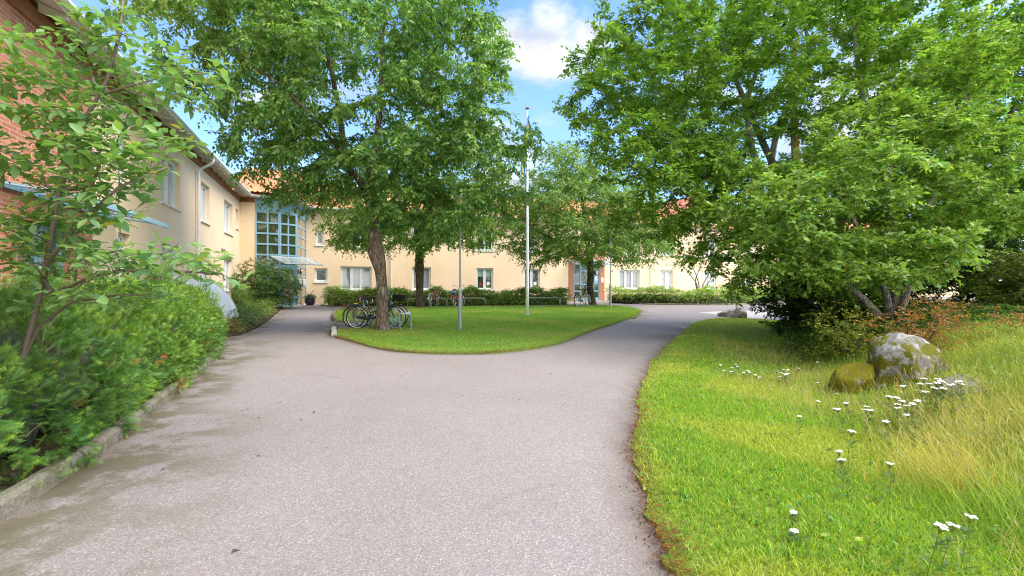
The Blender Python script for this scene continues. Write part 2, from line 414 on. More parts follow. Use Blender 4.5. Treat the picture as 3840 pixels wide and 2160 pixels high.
def np_mesh(name, V, Fs, mat, cols=None, parent=None, smooth=False):
    """V (n,3); Fs list of int arrays (m,k); cols list of (m,3) matching."""
    V = np.asarray(V, np.float32)
    me = bpy.data.meshes.new(name)
    me.vertices.add(len(V)); me.vertices.foreach_set('co', V.ravel())
    tot = np.concatenate([np.full(len(f), f.shape[1], np.int32) for f in Fs])
    loops = np.concatenate([f.ravel() for f in Fs]).astype(np.int32)
    me.loops.add(len(loops)); me.loops.foreach_set('vertex_index', loops)
    st = np.concatenate([[0], np.cumsum(tot)[:-1]]).astype(np.int32)
    me.polygons.add(len(tot)); me.polygons.foreach_set('loop_start', st); me.polygons.foreach_set('loop_total', tot)
    me.materials.append(mat)
    if smooth: me.polygons.foreach_set('use_smooth', np.ones(len(tot), bool))
    me.update(calc_edges=True)
    if cols is not None:
        at = me.attributes.new('Col', 'FLOAT_COLOR', 'FACE')
        c = np.concatenate(cols); c4 = np.ones((len(c), 4), np.float32); c4[:, :3] = np.clip(c, 0, 1)
        at.data.foreach_set('color', c4.ravel())
    o = bpy.data.objects.new(name, me); col.objects.link(o)
    if parent: o.parent = parent
    return o
def norm(a): return a / np.maximum(np.linalg.norm(a, axis=-1, keepdims=True), 1e-9)
def frames(d, up):
    x = norm(d); y = np.cross(up, x); bad = np.linalg.norm(y, axis=1) < 1e-4; y[bad] = np.cross(np.array([1., .2, 0]), x[bad]); y = norm(y); z = np.cross(x, y)
    return np.stack([x, y, z], axis=2)
def inst(tv, tf, pos, Rm, sc):
    """instances of a template; sc (N,) or (N,3). returns V, F"""
    N = len(pos); n = len(tv)
    s3 = sc[:, None] if sc.ndim == 1 else sc
    loc = tv[None] * s3[:, None, :] if sc.ndim == 2 else tv[None] * s3[:, :, None]
    V = np.einsum('nij,nkj->nki', Rm, loc) + pos[:, None, :]
    Fi = tf[None] + (np.arange(N) * n)[:, None, None]
    return V.reshape(-1, 3), Fi.reshape(-1, tf.shape[1])
LEAF_V = np.array([[0, 0, 0], [.38, .27, .05], [.72, .2, .0], [1, 0, -.1], [.72, -.2, 0], [.38, -.27, .05], [.5, 0, -.05]], float)
LEAF_F = np.array([[0, 6, 2, 1], [6, 3, 3, 2], [0, 5, 4, 6], [6, 4, 3, 3]])
LEAF_V = np.array([[0, 0, 0], [.40, .26, .06], [1, 0, -.10], [.40, -.26, .06], [.45, 0, -.02]], float)
LEAF_F = np.array([[0, 4, 2, 1], [0, 3, 2, 4]])
# a fuller leaf for things near the camera
BIG_V = np.array([[0, 0, 0], [.18, .17, .03], [.45, .28, .06], [.75, .18, .03], [1.0, 0, -.08], [.75, -.18, .03], [.45, -.28, .06], [.18, -.17, .03], [.2, 0, -.01], [.47, 0, -.02], [.76, 0, -.03]], float)
BIG_F = np.array([[0, 0, 8, 1], [1, 8, 9, 2], [2, 9, 10, 3], [3, 10, 4, 4], [0, 7, 8, 8], [7, 6, 9, 8], [6, 5, 10, 9], [5, 4, 10, 10]])
BIG_F = np.array([[1, 0, 8, 1], [1, 8, 9, 2], [2, 9, 10, 3]])
BIGQ = np.array([[1, 8, 9, 2], [2, 9, 10, 3], [8, 7, 6, 9], [9, 6, 5, 10]]); BIGT = np.array([[0, 8, 1], [0, 7, 8], [3, 10, 4], [10, 5, 4]])
STICK_V = np.array([[0, .5, -.29], [0, -.5, -.29], [0, 0, .58], [1, .25, -.15], [1, -.25, -.15], [1, 0, .29]], float)
STICK_F = np.array([[0, 1, 4, 3], [1, 2, 5, 4], [2, 0, 3, 5]])
def rvec(n):
    return norm(rng.normal(size=(n, 3)))
def hsvvar(base, n, dv=.25, dy=.12):
    """n colours around base: brightness dv, yellow/green shift dy"""
    b = np.array(base)[None] * (1 + rng.normal(size=(n, 1)) * dv * .6).clip(.5, 1.8)
    y = rng.normal(size=n) * dy
    b = b * np.stack([1 + y * 1.6, 1 + y * .4, 1 - y * .8], 1)
    return b.clip(.002, 1)

# ------------------------------------------------------------------ terrain
def sst(x): x = np.clip(x, 0, 1); return x * x * (3 - 2 * x)
def H(X, Y):
    X = np.asarray(X, float); Y = np.asarray(Y, float)
    z = .2 * sst((Y - 15) / 14)
    # bank on the right with a shallow swale in front of it
    e = X - (1.5 + .36 * np.maximum(Y - 3, -2))
    bank = .62 * sst((e - 1.6) / 3.2) * sst((17 - Y) / 5)
    dip = -.10 * np.exp(-((e - 1.2) / .8) ** 2) * sst((16 - Y) / 4)
    z = z + np.where(Y > -4, bank + dip, 0)
    return z
def G(x, y, it=30):
    """photo pixel on the ground -> world point"""
    Z = F * CH / max(y - HZ, 2)
    for _ in range(it):
        h = float(H((x - 1920) * Z / F, Z))
        Z = .5 * Z + .5 * F * (CH - h) / max(y - HZ, 2)
    return ((x - 1920) * Z / F, Z)
def W(x, y, Z): return np.array([(x - 1920) * Z / F, Z, CH + (HZ - y) * Z / F])
def smooth_poly(p, n=4, closed=False):
    p = [np.array(q, float) for q in p]; out = []
    m = len(p)
    rngi = range(m) if closed else range(m - 1)
    for i in rngi:
        p0 = p[(i - 1) % m] if closed or i > 0 else p[0]; p1 = p[i]; p2 = p[(i + 1) % m]; p3 = p[(i + 2) % m] if closed or i + 2 < m else p[-1]
        for k in range(n):
            t = k / n
            out.append(.5 * ((2 * p1) + (-p0 + p2) * t + (2 * p0 - 5 * p1 + 4 * p2 - p3) * t * t + (-p0 + 3 * p1 - 3 * p2 + p3) * t ** 3))
    if not closed: out.append(p[-1])
    return np.array(out)
def inpoly(px, py, poly):
    ins = np.zeros(len(px), bool); j = len(poly) - 1
    for i in range(len(poly)):
        xi, yi = poly[i]; xj, yj = poly[j]
        if yi != yj:
            c = ((yi > py) != (yj > py)) & (px < (xj - xi) * (py - yi) / (yj - yi) + xi); ins ^= c
        j = i
    return ins
def dist_line(px, py, line):
    d = np.full(len(px), 1e9)
    for a, b in zip(line[:-1], line[1:]):
        ab = b - a; L = max((ab ** 2).sum(), 1e-9)
        t = np.clip(((px - a[0]) * ab[0] + (py - a[1]) * ab[1]) / L, 0, 1)
        d = np.minimum(d, np.hypot(px - a[0] - t * ab[0], py - a[1] - t * ab[1]))
    return d
def sheet(name, poly, off, mat, grid=.6, attrs=None, lip=.0, kind='structure', extra=None, under=None):
    poly = np.array(poly); x0, y0 = poly.min(0); x1, y1 = poly.max(0)
    gx, gy = np.meshgrid(np.arange(x0, x1, grid), np.arange(y0, y1, grid)); gx = gx.ravel(); gy = gy.ravel()
    if extra is not None: gx = np.concatenate([gx, extra[0]]); gy = np.concatenate([gy, extra[1]])
    m = inpoly(gx, gy, poly); gx, gy = gx[m], gy[m]
    dd = dist_line(gx, gy, np.vstack([poly, poly[:1]])) > .06
    pts = [Vector((float(a), float(b))) for a, b in poly] + [Vector((float(a), float(b))) for a, b in zip(gx[dd], gy[dd])]
    nb = len(poly); edges = [(i, (i + 1) % nb) for i in range(nb)]
    vs, es, fs, ov, oe, of = delaunay_2d_cdt(pts, edges, [list(range(nb))], 1, 1e-5)
    V = np.array([(v.x, v.y) for v in vs]); z = H(V[:, 0], V[:, 1]) + off
    if under is not None:
        for pl in under: z = z - .3 * sst((dist_line(V[:, 0], V[:, 1], np.vstack([pl, pl[:1]])) - .25) / .5) * inpoly(V[:, 0], V[:, 1], pl)
    verts = [(a, b, c) for (a, b), c in zip(V, z)]; faces = [tuple(f) for f in fs]
    if lip:
        # skirt down round the outline
        ring = [(p[0], p[1]) for p in poly]; base = len(verts)
        for (a, b) in ring:
            h = float(H(a, b)); verts += [(a, b, h + off), (a, b, h + off - lip)]
        for i in range(nb):
            j = (i + 1) % nb; faces.append((base + 2 * i, base + 2 * i + 1, base + 2 * j + 1, base + 2 * j))
    me = bpy.data.meshes.new(name); me.from_pydata(verts, [], faces); me.materials.append(mat)
    for p in me.polygons:
        if p.normal.z < 0 and not lip: p.flip()
    for k, fn in (attrs or {}).items():
        a = me.attributes.new(k, 'FLOAT', 'POINT'); vv = np.array(verts)
        a.data.foreach_set('value', fn(vv[:, 0], vv[:, 1]).astype(np.float32))
    me.update()
    o = bpy.data.objects.new(name, me); col.objects.link(o); o['kind'] = kind
    return o

# outlines on the ground, from the photograph
island_px = [(1254, 1205), (1252, 1181), (1262, 1167), (1300, 1158), (1535, 1153), (1820, 1150.5), (2100, 1148), (2270, 1148), (2350, 1153), (2402, 1166), (2388, 1184), (2321, 1210), (2215, 1244), (2087, 1293), (1908, 1321), (1759, 1329), (1565, 1325), (1431, 1311), (1327, 1284), (1285, 1272), (1252, 1263), (1250, 1242)]
isl = smooth_poly([G(*p) for p in island_px], 5)
island = np.vstack([isl, [G(1300, 1238), G(1385, 1236), G(1385, 1209), G(1300, 1210)]])
verge_w = [(1.2, -3.0), (.72, .2), (.68, 1.4)] + [G(*p) for p in [(2534, 2160), (2445, 1938), (2385, 1730), (2383, 1610), (2403, 1490), (2445, 1371), (2519, 1282), (2594, 1216), (2660, 1198), (2728, 1193), (2850, 1198), (2960, 1203)]] + [(13, 20.6), (20, 19.5), (45, 17)]
vedge = smooth_poly(verge_w, 6)
# ragged edge
jit = np.zeros_like(vedge)
dv = np.gradient(vedge, axis=0); nv = norm(np.stack([dv[:, 1], -dv[:, 0]], 1))
vfine = np.repeat(vedge, 1, axis=0)
s_ = np.linspace(0, 1, len(vedge)); sf = np.linspace(0, 1, len(vedge) * 5)
vf = np.stack([np.interp(sf, s_, vedge[:, k]) for k in (0, 1)], 1); nf = np.stack([np.interp(sf, s_, nv[:, k]) for k in (0, 1)], 1)
wob = np.convolve(rng.normal(size=len(sf) + 8), np.ones(5) / 5, 'same')[4:-4]
vf = vf + nf * (wob * .05)[:, None]
verge = np.vstack([vf, [(45, -3)]])
kerb_px = [(300, 1745), (388, 1672), (492, 1597), (626, 1494), (745, 1400), (815, 1312), (832, 1268)]
kerb_w = [(-2.35, .2), (-2.75, 1.8)] + [G(*p) for p in kerb_px]
kerb_l = smooth_poly(kerb_w, 6)
bed2 = [G(832, 1268), G(870, 1262), G(915, 1252), G(990, 1215), G(1035, 1178), G(1062, 1152), (-12.9, 26.4)]
# planting bed along the left wing
OFF = -4.92; LD = np.array([-.338, .941]); LN = np.array([.941, .338]); LD = LD / np.linalg.norm(LD); LN = np.array([LD[1], -LD[0]])
def lw(x):   # s along left wall for pixel column x
    dx = (x - 1920) / F; t = OFF / (LN[0] * dx + LN[1]); return float(np.dot((dx * t, t), LD))
L0 = LN * OFF
def lpt(s, o=0): p = L0 + LD * s + LN * o; return (p[0], p[1])
sC = lw(899)
bed_left = np.vstack([kerb_l, smooth_poly(bed2, 4)[1:], [lpt(sC, .02), lpt(-3, .02)]])
asph_poly = [(-14, -3), (50, -3), (62, 20), (62, 58), (-16, 31.5), (-15.5, 26)]
def edge_attr(X, Y):
    d = dist_line(X, Y, kerb_l); d2 = dist_line(X, Y, np.array([G(1254, 1205), G(1250, 1245)])); d3 = dist_line(X, Y, np.array(bed2))
    lump = .5 + .5 * np.sin(X * 2.1 + 1.3 * np.sin(Y * 1.7))
    return np.maximum(np.maximum(sst(1 - d / (.75 + .9 * lump)) * .98, sst(1 - d2 / 1.2)), sst(1 - d3 / .8) * .9)
def dirt_attr(X, Y):
    gx, gy = G(2490, 1268); pt = np.exp(-(((X - gx) / .5) ** 2 + ((Y - gy) / .9) ** 2)) * .7
    return np.maximum(np.maximum(np.maximum(sst(1 - dist_line(X, Y, vedge) / .30) * .9, sst(1 - dist_line(X, Y, kerb_l) / .22) * .8), sst(1 - dist_line(X, Y, isl) / .22) * .75), pt)
ex_, ey_ = np.meshgrid(np.arange(-12.03, 4, .2), np.arange(.07, 19, .2))
g = MB(); g.quad((-2500, -2500, -.35), (2500, -2500, -.35), (2500, 2500, -.35), (-2500, 2500, -.35))
tag(g.build('ground', M['turf']), kind='structure')
sheet('asphalt_path', asph_poly, 0, M['asphalt'], 1.03, {'edge': edge_attr, 'dirt': dirt_attr}, extra=(ex_.ravel(), ey_.ravel()), under=[verge, island])
sheet('lawn', island, .035, M['turf'], .7, lip=.06)
sheet('grass_verge', verge, .02, M['turf_verge'], .4, lip=.05)
sheet('planting_bed', bed_left, .05, M['soil'], .8, lip=.06)
con = [G(2618, 1172), G(2700, 1168), G(2960, 1163), G(2960, 1201.5), G(2800, 1194), G(2720, 1184)]
sheet('concrete_apron', con, .006, M['concrete'], 1.0)
# ------------------------------------------------------------------ building
bld = empty('apartment_building', (*lpt(10), .1), 0, 'peach rendered two storey apartment block with orange tiled roof bending round the courtyard', 'building')
BLO = Vector(bld.location)
def part(mb, name, mat, parent=None, **k):
    o = mb.build(name, mat, parent or bld, **k)
    # geometry is given in world coordinates: shift it into the parent's frame
    off = BLO
    o.data.transform(__import__('mathutils').Matrix.Translation(-off))
    if parent is not None and parent is not bld: pass
    return o
class Wall:
    def __init__(s, p0, d):
        s.p = np.array(p0, float); d = np.array(d, float); s.d = d / np.linalg.norm(d); s.n = np.array([s.d[1], -s.d[0]])
        s.c = float(np.dot(s.n, s.p))
    def pt(s, a, o, z): q = s.p + s.d * a + s.n * o; return (float(q[0]), float(q[1]), float(z))
    def s_of(s, x):
        dx = (x - 1920) / F; t = s.c / (s.n[0] * dx + s.n[1]); return float(np.dot(np.array([dx * t, t]) - s.p, s.d))
    def z_of(s, x, y):
        dx = (x - 1920) / F; t = s.c / (s.n[0] * dx + s.n[1]); return CH + (HZ - y) * t / F
    def box(s, mb, s0, s1, o0, o1, z0, z1):
        mb.hexa([s.pt(s0, o1, z0), s.pt(s1, o1, z0), s.pt(s1, o0, z0), s.pt(s0, o0, z0), s.pt(s0, o1, z1), s.pt(s1, o1, z1), s.pt(s1, o0, z1), s.pt(s0, o0, z1)])
def wall_mesh(mb, w, s0, s1, z0, z1, ops, reveal=.18):
    ss = sorted(set([s0, s1] + [v for o in ops for v in o[:2] if s0 < v < s1])); zs = sorted(set([z0, z1] + [v for o in ops for v in o[2:4] if z0 < v < z1]))
    for a, b in zip(ss[:-1], ss[1:]):
        for c, d in zip(zs[:-1], zs[1:]):
            m_, k = (a + b) / 2, (c + d) / 2
            if any(o[0] < m_ < o[1] and o[2] < k < o[3] for o in ops): continue
            mb.quad(w.pt(a, 0, c), w.pt(b, 0, c), w.pt(b, 0, d), w.pt(a, 0, d))
    for o in ops:
        a, b, c, d = o[:4]; r = -reveal
        mb.quad(w.pt(a, 0, c), w.pt(a, r, c), w.pt(a, r, d), w.pt(a, 0, d)); mb.quad(w.pt(b, r, c), w.pt(b, 0, c), w.pt(b, 0, d), w.pt(b, r, d))
        mb.quad(w.pt(a, 0, d), w.pt(a, r, d), w.pt(b, r, d), w.pt(b, 0, d)); mb.quad(w.pt(a, 0, c), w.pt(b, 0, c), w.pt(b, r, c), w.pt(a, r, c))
def window(w, s0, s1, z0, z1, n=2, glass='gl_dark', sill=True, sh=.075, depth=.16, fmat='white', blind=None, decor=False):
    """frame + sash bars, panes, sill"""
    fr = MB(); fw = .065; d0, d1 = -depth - .06, -depth + .03
    g = .004
    w.box(fr, s0 + g, s0 + fw, d0, d1, z0 + g, z1 - g); w.box(fr, s1 - fw, s1 - g, d0, d1, z0 + g, z1 - g)
    w.box(fr, s0 + fw, s1 - fw, d0, d1, z0 + g, z0 + fw); w.box(fr, s0 + fw, s1 - fw, d0, d1, z1 - fw, z1 - g)
    step = (s1 - s0 - 2 * fw) / n; sw = .05
    pan = MB()
    for i in range(n):
        a = s0 + fw + i * step; b = a + step
        if i > 0: w.box(fr, a - .03, a + .03, d0 + .003, d1 - .004, z0 + fw, z1 - fw)
        x0 = a + (.03 if i else 0); x1 = b - (.03 if i < n - 1 else 0); e0, e1 = d0 + .01, d1 + .012
        w.box(fr, x0 + .002, x0 + sw, e0, e1, z0 + fw + .002, z1 - fw - .002); w.box(fr, x1 - sw, x1 - .002, e0, e1, z0 + fw + .002, z1 - fw - .002)
        w.box(fr, x0 + sw, x1 - sw, e0, e1, z0 + fw + .002, z0 + fw + sw); w.box(fr, x0 + sw, x1 - sw, e0, e1, z1 - fw - sw, z1 - fw - .002)
        w.box(pan, x0 + sw - .005, x1 - sw + .005, -depth - .03, -depth - .022, z0 + fw + sw - .005, z1 - fw - sw + .005)
    f = part(fr, 'window', M[fmat])
    part(pan, 'pane', M[glass], f)
    if sill:
        sl = MB(); w.box(sl, s0 - .05, s1 + .05, -depth + .034, .06, z0 - sh, z0 + .012); part(sl, 'sill', M[fmat], f)
    if blind:
        bl = MB(); zt = z1 - fw - sw; 
        for i in range(n):
            a = s0 + fw + i * step + sw + .02; b = s0 + fw + (i + 1) * step - sw - .02
            w.box(bl, a, b, -depth - .0215, -depth - .012, zt - blind * (z1 - z0), zt)
        part(bl, 'roller_blind', M['greenblind'], f)
    if decor:
        dc = MB(); i = n - 1; cx = s0 + fw + (i + .55) * step
        w.box(dc, cx - .12, cx + .12, -depth - .02, -depth - .012, z0 + .32, z0 + .55); part(dc, 'window_lamp_shade', M['paper'], f)
        dc = MB(); cx = s0 + fw + .45 * step
        w.box(dc, cx - .05, cx + .05, -depth - .02, -depth - .012, z0 + .32, z0 + .52); part(dc, 'window_ornament', M['redpaint'], f)
        lf = MB()
        for q in range(16):
            cx = random.uniform((s0 + s1) / 2 + .12, s1 - .17); zz = z0 + .12 + random.random() * .2
            lf.quad(w.pt(cx - .04, -depth - .011, z0 + .12), w.pt(cx + .04, -depth - .011, z0 + .12), w.pt(cx + .05, -depth - .01, zz), w.pt(cx - .01, -depth - .01, zz + .04))
        part(lf, 'window_sill_plants', M['turf'], f)
    return f
Z0 = .12; ZT = 6.18
# --- left wing wall
LW = Wall(L0, LD)
z_sill_u, z_top_u, z_top_g, z_sill_g = 3.87, 5.42, 2.68, 1.13
lw_ops = []; lw_wins = []
def addL(x0, x1, lo, n=2, gl='gl_curtain', sc=1.0):
    a, b = sorted((LW.s_of(x0), LW.s_of(x1))); lw_ops.append((a, b) + lo); lw_wins.append((a, b) + lo + (n, gl))
UP, GR = (z_sill_u, z_top_u), (z_sill_g, z_top_g)
for (x0, x1) in ((606, 674), (754, 786), (841, 872)):
    addL(x0, x1, UP); addL(x0, x1, GR)
addL(443, 489, GR)
addL(443, 489, UP)
addL(884, 894, (4.35, 5.4), 1, 'gl_dark')
sBr = LW.s_of(347)      # brick from here towards the camera
mb = MB(); wall_mesh(mb, LW, sBr, sC, Z0, ZT, lw_ops); 
mbk = MB(); wall_mesh(mbk, LW, -4, sBr, Z0, ZT + .0, [(sBr - 2.6, sBr - .9, .25, 2.5)])
for o in lw_wins: window(LW, *o[:4], n=o[4], glass=o[5], sh=.02)
window(LW, sBr - 2.6, sBr - .9, .25, 2.5, 2, 'gl_dark', sill=False, fmat='blue')
fr = MB(); LW.box(fr, -4, sC - .01, .003, .055, 5.9, 6.16); part(fr, 'frieze_board', M['brownwood'])
part(mb, 'wall', M['stucco']); mb = MB(); part(mbk, 'brick_wall', M['brick']); mbk = MB()
# --- return wall, back wing wall
RW = Wall(lpt(sC), LN)      # direction of back wall, but nearer
u_bay = RW.s_of(957)
wall_mesh(mb, RW, 0, u_bay, Z0, ZT, []); part(mb, 'wall', M['stucco']); mb = MB()
BW0 = np.array([-10.1, 31.5]); BW = Wall(BW0, LN)
s_a = BW.s_of(1147); s_end = 62.0
GB, UB = (1.10, 2.62), (3.86, 5.38)
bops = []; bwins = []
def addB(x0, x1, lo, n=2, gl='gl_dark', **k):
    a, b = BW.s_of(x0), BW.s_of(x1); bops.append((a, b) + lo); bwins.append(((a, b) + lo, n, gl, k))
addB(1180, 1228, (1.62, 2.48), 1, 'gl_dark')
addB(1184, 1213, (3.95, 4.85), 1, 'gl_curtain')
addB(1277, 1394, GB, 3, 'gl_blind'); addB(1277, 1394, UB, 3, 'gl_dark')
addB(1546, 1616, GB, 2, 'gl_blind'); addB(1546, 1616, UB, 2, 'gl_dark')
addB(1787, 1850, GB, 2, 'gl_dark', blind=.32, decor=True); addB(1787, 1850, UB, 2, 'gl_dark')
addB(1965, 2025, GB, 2, 'gl_dark', decor=True); addB(1965, 2025, UB, 2, 'gl_curtain')
addB(2321, 2399, GB, 3, 'gl_blind'); addB(2321, 2399, UB, 3, 'gl_blind')
addB(2476, 2523, GB, 2, 'gl_curtain'); addB(2476, 2523, UB, 2, 'gl_blind')
addB(2641, 2687, GB, 2, 'gl_curtain'); addB(2641, 2687, UB, 2, 'gl_dark')
addB(2780, 2822, GB, 2, 'gl_dark'); addB(2790, 2832, UB, 2, 'gl_curtain')
for sx in range(40, 60, 4):
    bops.append((sx, sx + 1.7) + GB); bwins.append(((sx, sx + 1.7) + GB, 2, 'gl_dark', {})); bops.append((sx, sx + 1.7) + UB); bwins.append(((sx, sx + 1.7) + UB, 2, 'gl_dark', {}))
e0, e1 = BW.s_of(2152), BW.s_of(2247); eb0, eb1 = BW.s_of(2131), BW.s_of(2267)
bops.append((e0, e1, .28, 2.95))
# the taller gabled bay of the right part
gs = BW.s_of(2650); gw = 2.6; gz = 9.1; gop = (BW.s_of(2618), BW.s_of(2680), 6.6, 7.85)
wall_mesh(mb, BW, s_a, eb0, Z0, ZT, [o for o in bops if o[1] < eb0])
wall_mesh(mb, BW, eb1, s_end, Z0, ZT, [o for o in bops if o[0] > eb1])
wall_mesh(mbk, BW, eb0, eb1, Z0, 4.0, [o for o in bops if o[0] >= eb0 and o[1] <= eb1])
wall_mesh(mb, BW, eb0, eb1, 4.0, ZT, [])
# gable wall, slightly proud
GWl = Wall(BW.pt(0, .03, 0)[:2], LN)
wall_mesh(mb, GWl, gs - gw, gs + gw, ZT - .35, 7.0, [(gop[0], gop[1], gop[2], 7.0)]) if False else None
for (a, b, c, d) in ((gs - gw, gop[0], ZT - .4, 7.9), (gop[1], gs + gw, ZT - .4, 7.9)):
    pass
zz0 = ZT - .4; ez = 6.9
def gz_at(s): return ez + (gz - ez) * (1 - abs(s - gs) / gw)
for a, b in ((gs - gw, gop[0]), (gop[1], gs + gw)):
    mb.quad(GWl.pt(a, 0, zz0), GWl.pt(b, 0, zz0), GWl.pt(b, 0, gz_at(b)), GWl.pt(a, 0, gz_at(a)))
mb.quad(GWl.pt(gop[0], 0, zz0), GWl.pt(gop[1], 0, zz0), GWl.pt(gop[1], 0, gop[2]), GWl.pt(gop[0], 0, gop[2]))
mb.quad(GWl.pt(gop[0], 0, gop[3]), GWl.pt(gs, 0, gop[3]), GWl.pt(gs, 0, gz), GWl.pt(gop[0], 0, gz_at(gop[0])))
mb.quad(GWl.pt(gs, 0, gop[3]), GWl.pt(gop[1], 0, gop[3]), GWl.pt(gop[1], 0, gz_at(gop[1])), GWl.pt(gs, 0, gz))
window(GWl, *gop, n=2, glass='gl_curtain', fmat='blue')
part(mb, 'wall', M['stucco']); part(mbk, 'brick_wall', M['brick'])
for o, n, gl, k in bwins: window(BW, *o, n=n, glass=gl, **k)
# --- roofs: pantiles as real waves, stepped rows
def tiled_roof(w, s0, s1, eave_o, eave_z, rise, run, name='roof', rows=14, period=.24, parent=None, flip=1):
    ncol = int((s1 - s0) / period) * 4; ss = np.linspace(s0, s1, ncol + 1)
    wave = .035 * np.cos(np.arange(ncol + 1) * math.pi / 2) + .012 * np.sin(np.arange(ncol + 1) * math.pi)
    V = []; rowsv = []
    for r in range(rows):
        for (t, lift) in ((r / rows, .045), ((r + 1) / rows, 0.0)):
            o = eave_o - run * t; z = eave_z + rise * t + lift
            q = w.p[None] + w.d[None] * ss[:, None] + w.n[None] * o
            V.append(np.column_stack([q, z + wave])); rowsv.append(1)
    V = np.vstack(V); m = ncol + 1; nr = rows * 2
    a = (np.arange(nr - 1)[:, None] * m + np.arange(ncol)[None]).ravel()
    Fq = np.stack([a, a + 1, a + 1 + m, a + m], 1)
    V = V - np.array(BLO)
    return np_mesh(name, V, [Fq], M['tile'], parent=parent or bld)
RIDGE = 2.7; RUN = 6.0
rf = tiled_roof(LW, -4, sC - .5, .50, 6.2, RIDGE, RUN)
rb = tiled_roof(BW, s_a - 3.0, s_end, .50, 6.2, RIDGE, RUN)
rg = tiled_roof(RW, -.55, u_bay + 2.7, .62, 6.35, 2.4, 5.4, rows=10)
# back slopes and ends so that the block is closed
mbx = MB()
for w, a, b in ((LW, -4, sC + 6), (BW, s_a - 6, s_end)):
    mbx.quad(w.pt(a, .5 - RUN, 6.2 + RIDGE), w.pt(b, .5 - RUN, 6.2 + RIDGE), w.pt(b, .5 - 2 * RUN, 6.2), w.pt(a, .5 - 2 * RUN, 6.2))
for sgn in (-1, 1):   # gable roof slopes
    a = GWl.pt(gs + sgn * (gw + .35), .35, ez - .3); b = GWl.pt(gs, .35, gz + .02); c = GWl.pt(gs, -6, gz + .02); d = GWl.pt(gs + sgn * (gw + .35), -6, ez - .3)
    mbx.quad(a, b, c, d) ; mbx.quad(tuple(np.array(a) + (0, 0, .12)), tuple(np.array(b) + (0, 0, .12)), tuple(np.array(c) + (0, 0, .12)), tuple(np.array(d) + (0, 0, .12)))
part(mbx, 'rear_roof', M['tile'])
# end walls and rear walls
mbe = MB()
for w, a, b in ((LW, -4, sC + 3), (BW, s_a - 4, s_end)):
    mbe.quad(w.pt(a, .5 - 2 * RUN + .5, Z0), w.pt(b, .5 - 2 * RUN + .5, Z0), w.pt(b, .5 - 2 * RUN + .5, ZT), w.pt(a, .5 - 2 * RUN + .5, ZT))
for w, a in ((LW, -4), (BW, s_end)):
    mbe.quad(w.pt(a, 0, Z0), w.pt(a, 1 - 2 * RUN, Z0), w.pt(a, 1 - 2 * RUN, ZT), w.pt(a, 0, ZT))
part(mbe, 'rear_wall', M['stucco'])
# --- eaves: soffit boards, rafters, gutters
def eaves(w, s0, s1, o_out=.50, z=6.2, gut=True, raft=True):
    sf = MB(); sf.hexa([w.pt(s0, o_out, z - .06), w.pt(s1, o_out, z - .06), w.pt(s1, -.02, z + .14), w.pt(s0, -.02, z + .14), w.pt(s0, o_out, z - .03), w.pt(s1, o_out, z - .03), w.pt(s1, -.02, z + .17), w.pt(s0, -.02, z + .17)])
    s_ = part(sf, 'soffit', M['offwhite'])
    if raft:
        a = s0 + .3
        while a < s1 - .2:
            rm = MB(); rm.hexa([w.pt(a, o_out - .03, z - .14), w.pt(a + .06, o_out - .03, z - .14), w.pt(a + .06, .057, z - .06), w.pt(a, .057, z - .06), w.pt(a, o_out - .03, z - .058), w.pt(a + .06, o_out - .03, z - .058), w.pt(a + .06, .057, z + .10), w.pt(a, .057, z + .10)]); a += .9; part(rm, 'rafter_tail', M['offwhite'], s_)
    gm = MB()
    pts0 = []; n = 8
    for k in range(n + 1):
        an = math.pi + math.pi * k / n; pts0.append((o_out + .075 + .075 * math.cos(an), z + .035 + .075 * math.sin(an)))
    for (a, b), (c, d) in zip(pts0[:-1], pts0[1:]): gm.quad(w.pt(s0, a, b), w.pt(s1, a, b), w.pt(s1, c, d), w.pt(s0, c, d))
    gm.quad(w.pt(s0, pts0[-1][0] + .01, z + .045), w.pt(s1, pts0[-1][0] + .01, z + .045), w.pt(s1, pts0[-1][0] + .01, z + .0), w.pt(s0, pts0[-1][0] + .01, z + .0))
    gm.quad(w.pt(s0, o_out + .001, z + .06), w.pt(s1, o_out + .001, z + .06), w.pt(s1, o_out + .001, z - .07), w.pt(s0, o_out + .001, z - .07))
    a = s0 + .4
    while a < s1:
        gm.tube([w.pt(a, o_out + .075 + .08 * math.cos(math.pi + math.pi * k / 6), z + .035 + .08 * math.sin(math.pi + math.pi * k / 6)) for k in range(7)], .008, 4); a += 1.1
    part(gm, 'gutter', M['white'], s_)
eaves(LW, -4, sC - .5); eaves(BW, s_a + .0, gs - gw - .05, raft=False); eaves(BW, gs + gw + .05, s_end, raft=False)
fr = MB(); BW.box(fr, s_a, s_end, .003, .04, 5.98, 6.16); part(fr, 'frieze_board', M['offwhite'])
fr = MB(); RW.box(fr, .06, u_bay - .02, .003, .05, 5.9, 6.16); part(fr, 'frieze_board', M['brownwood'])
# --- downpipes
def downpipe(w, s, z0=.3):
    d = MB(); d.tube([w.pt(s, .57, 6.15), w.pt(s, .57, 6.02), w.pt(s, .5, 5.93), w.pt(s, .18, 5.72), w.pt(s, .10, 5.62), w.pt(s, .10, 5.4), w.pt(s, .10, z0)], .05, 10)
    for z in (5.3, 3.4, 1.4): d.tube([w.pt(s, .10, z), w.pt(s, .10, z + .05)], .06, 10)
    part(d, 'downpipe', M['white'], smooth=False)
downpipe(LW, LW.s_of(733)); downpipe(BW, BW.s_of(1467)); downpipe(BW, BW.s_of(2440))
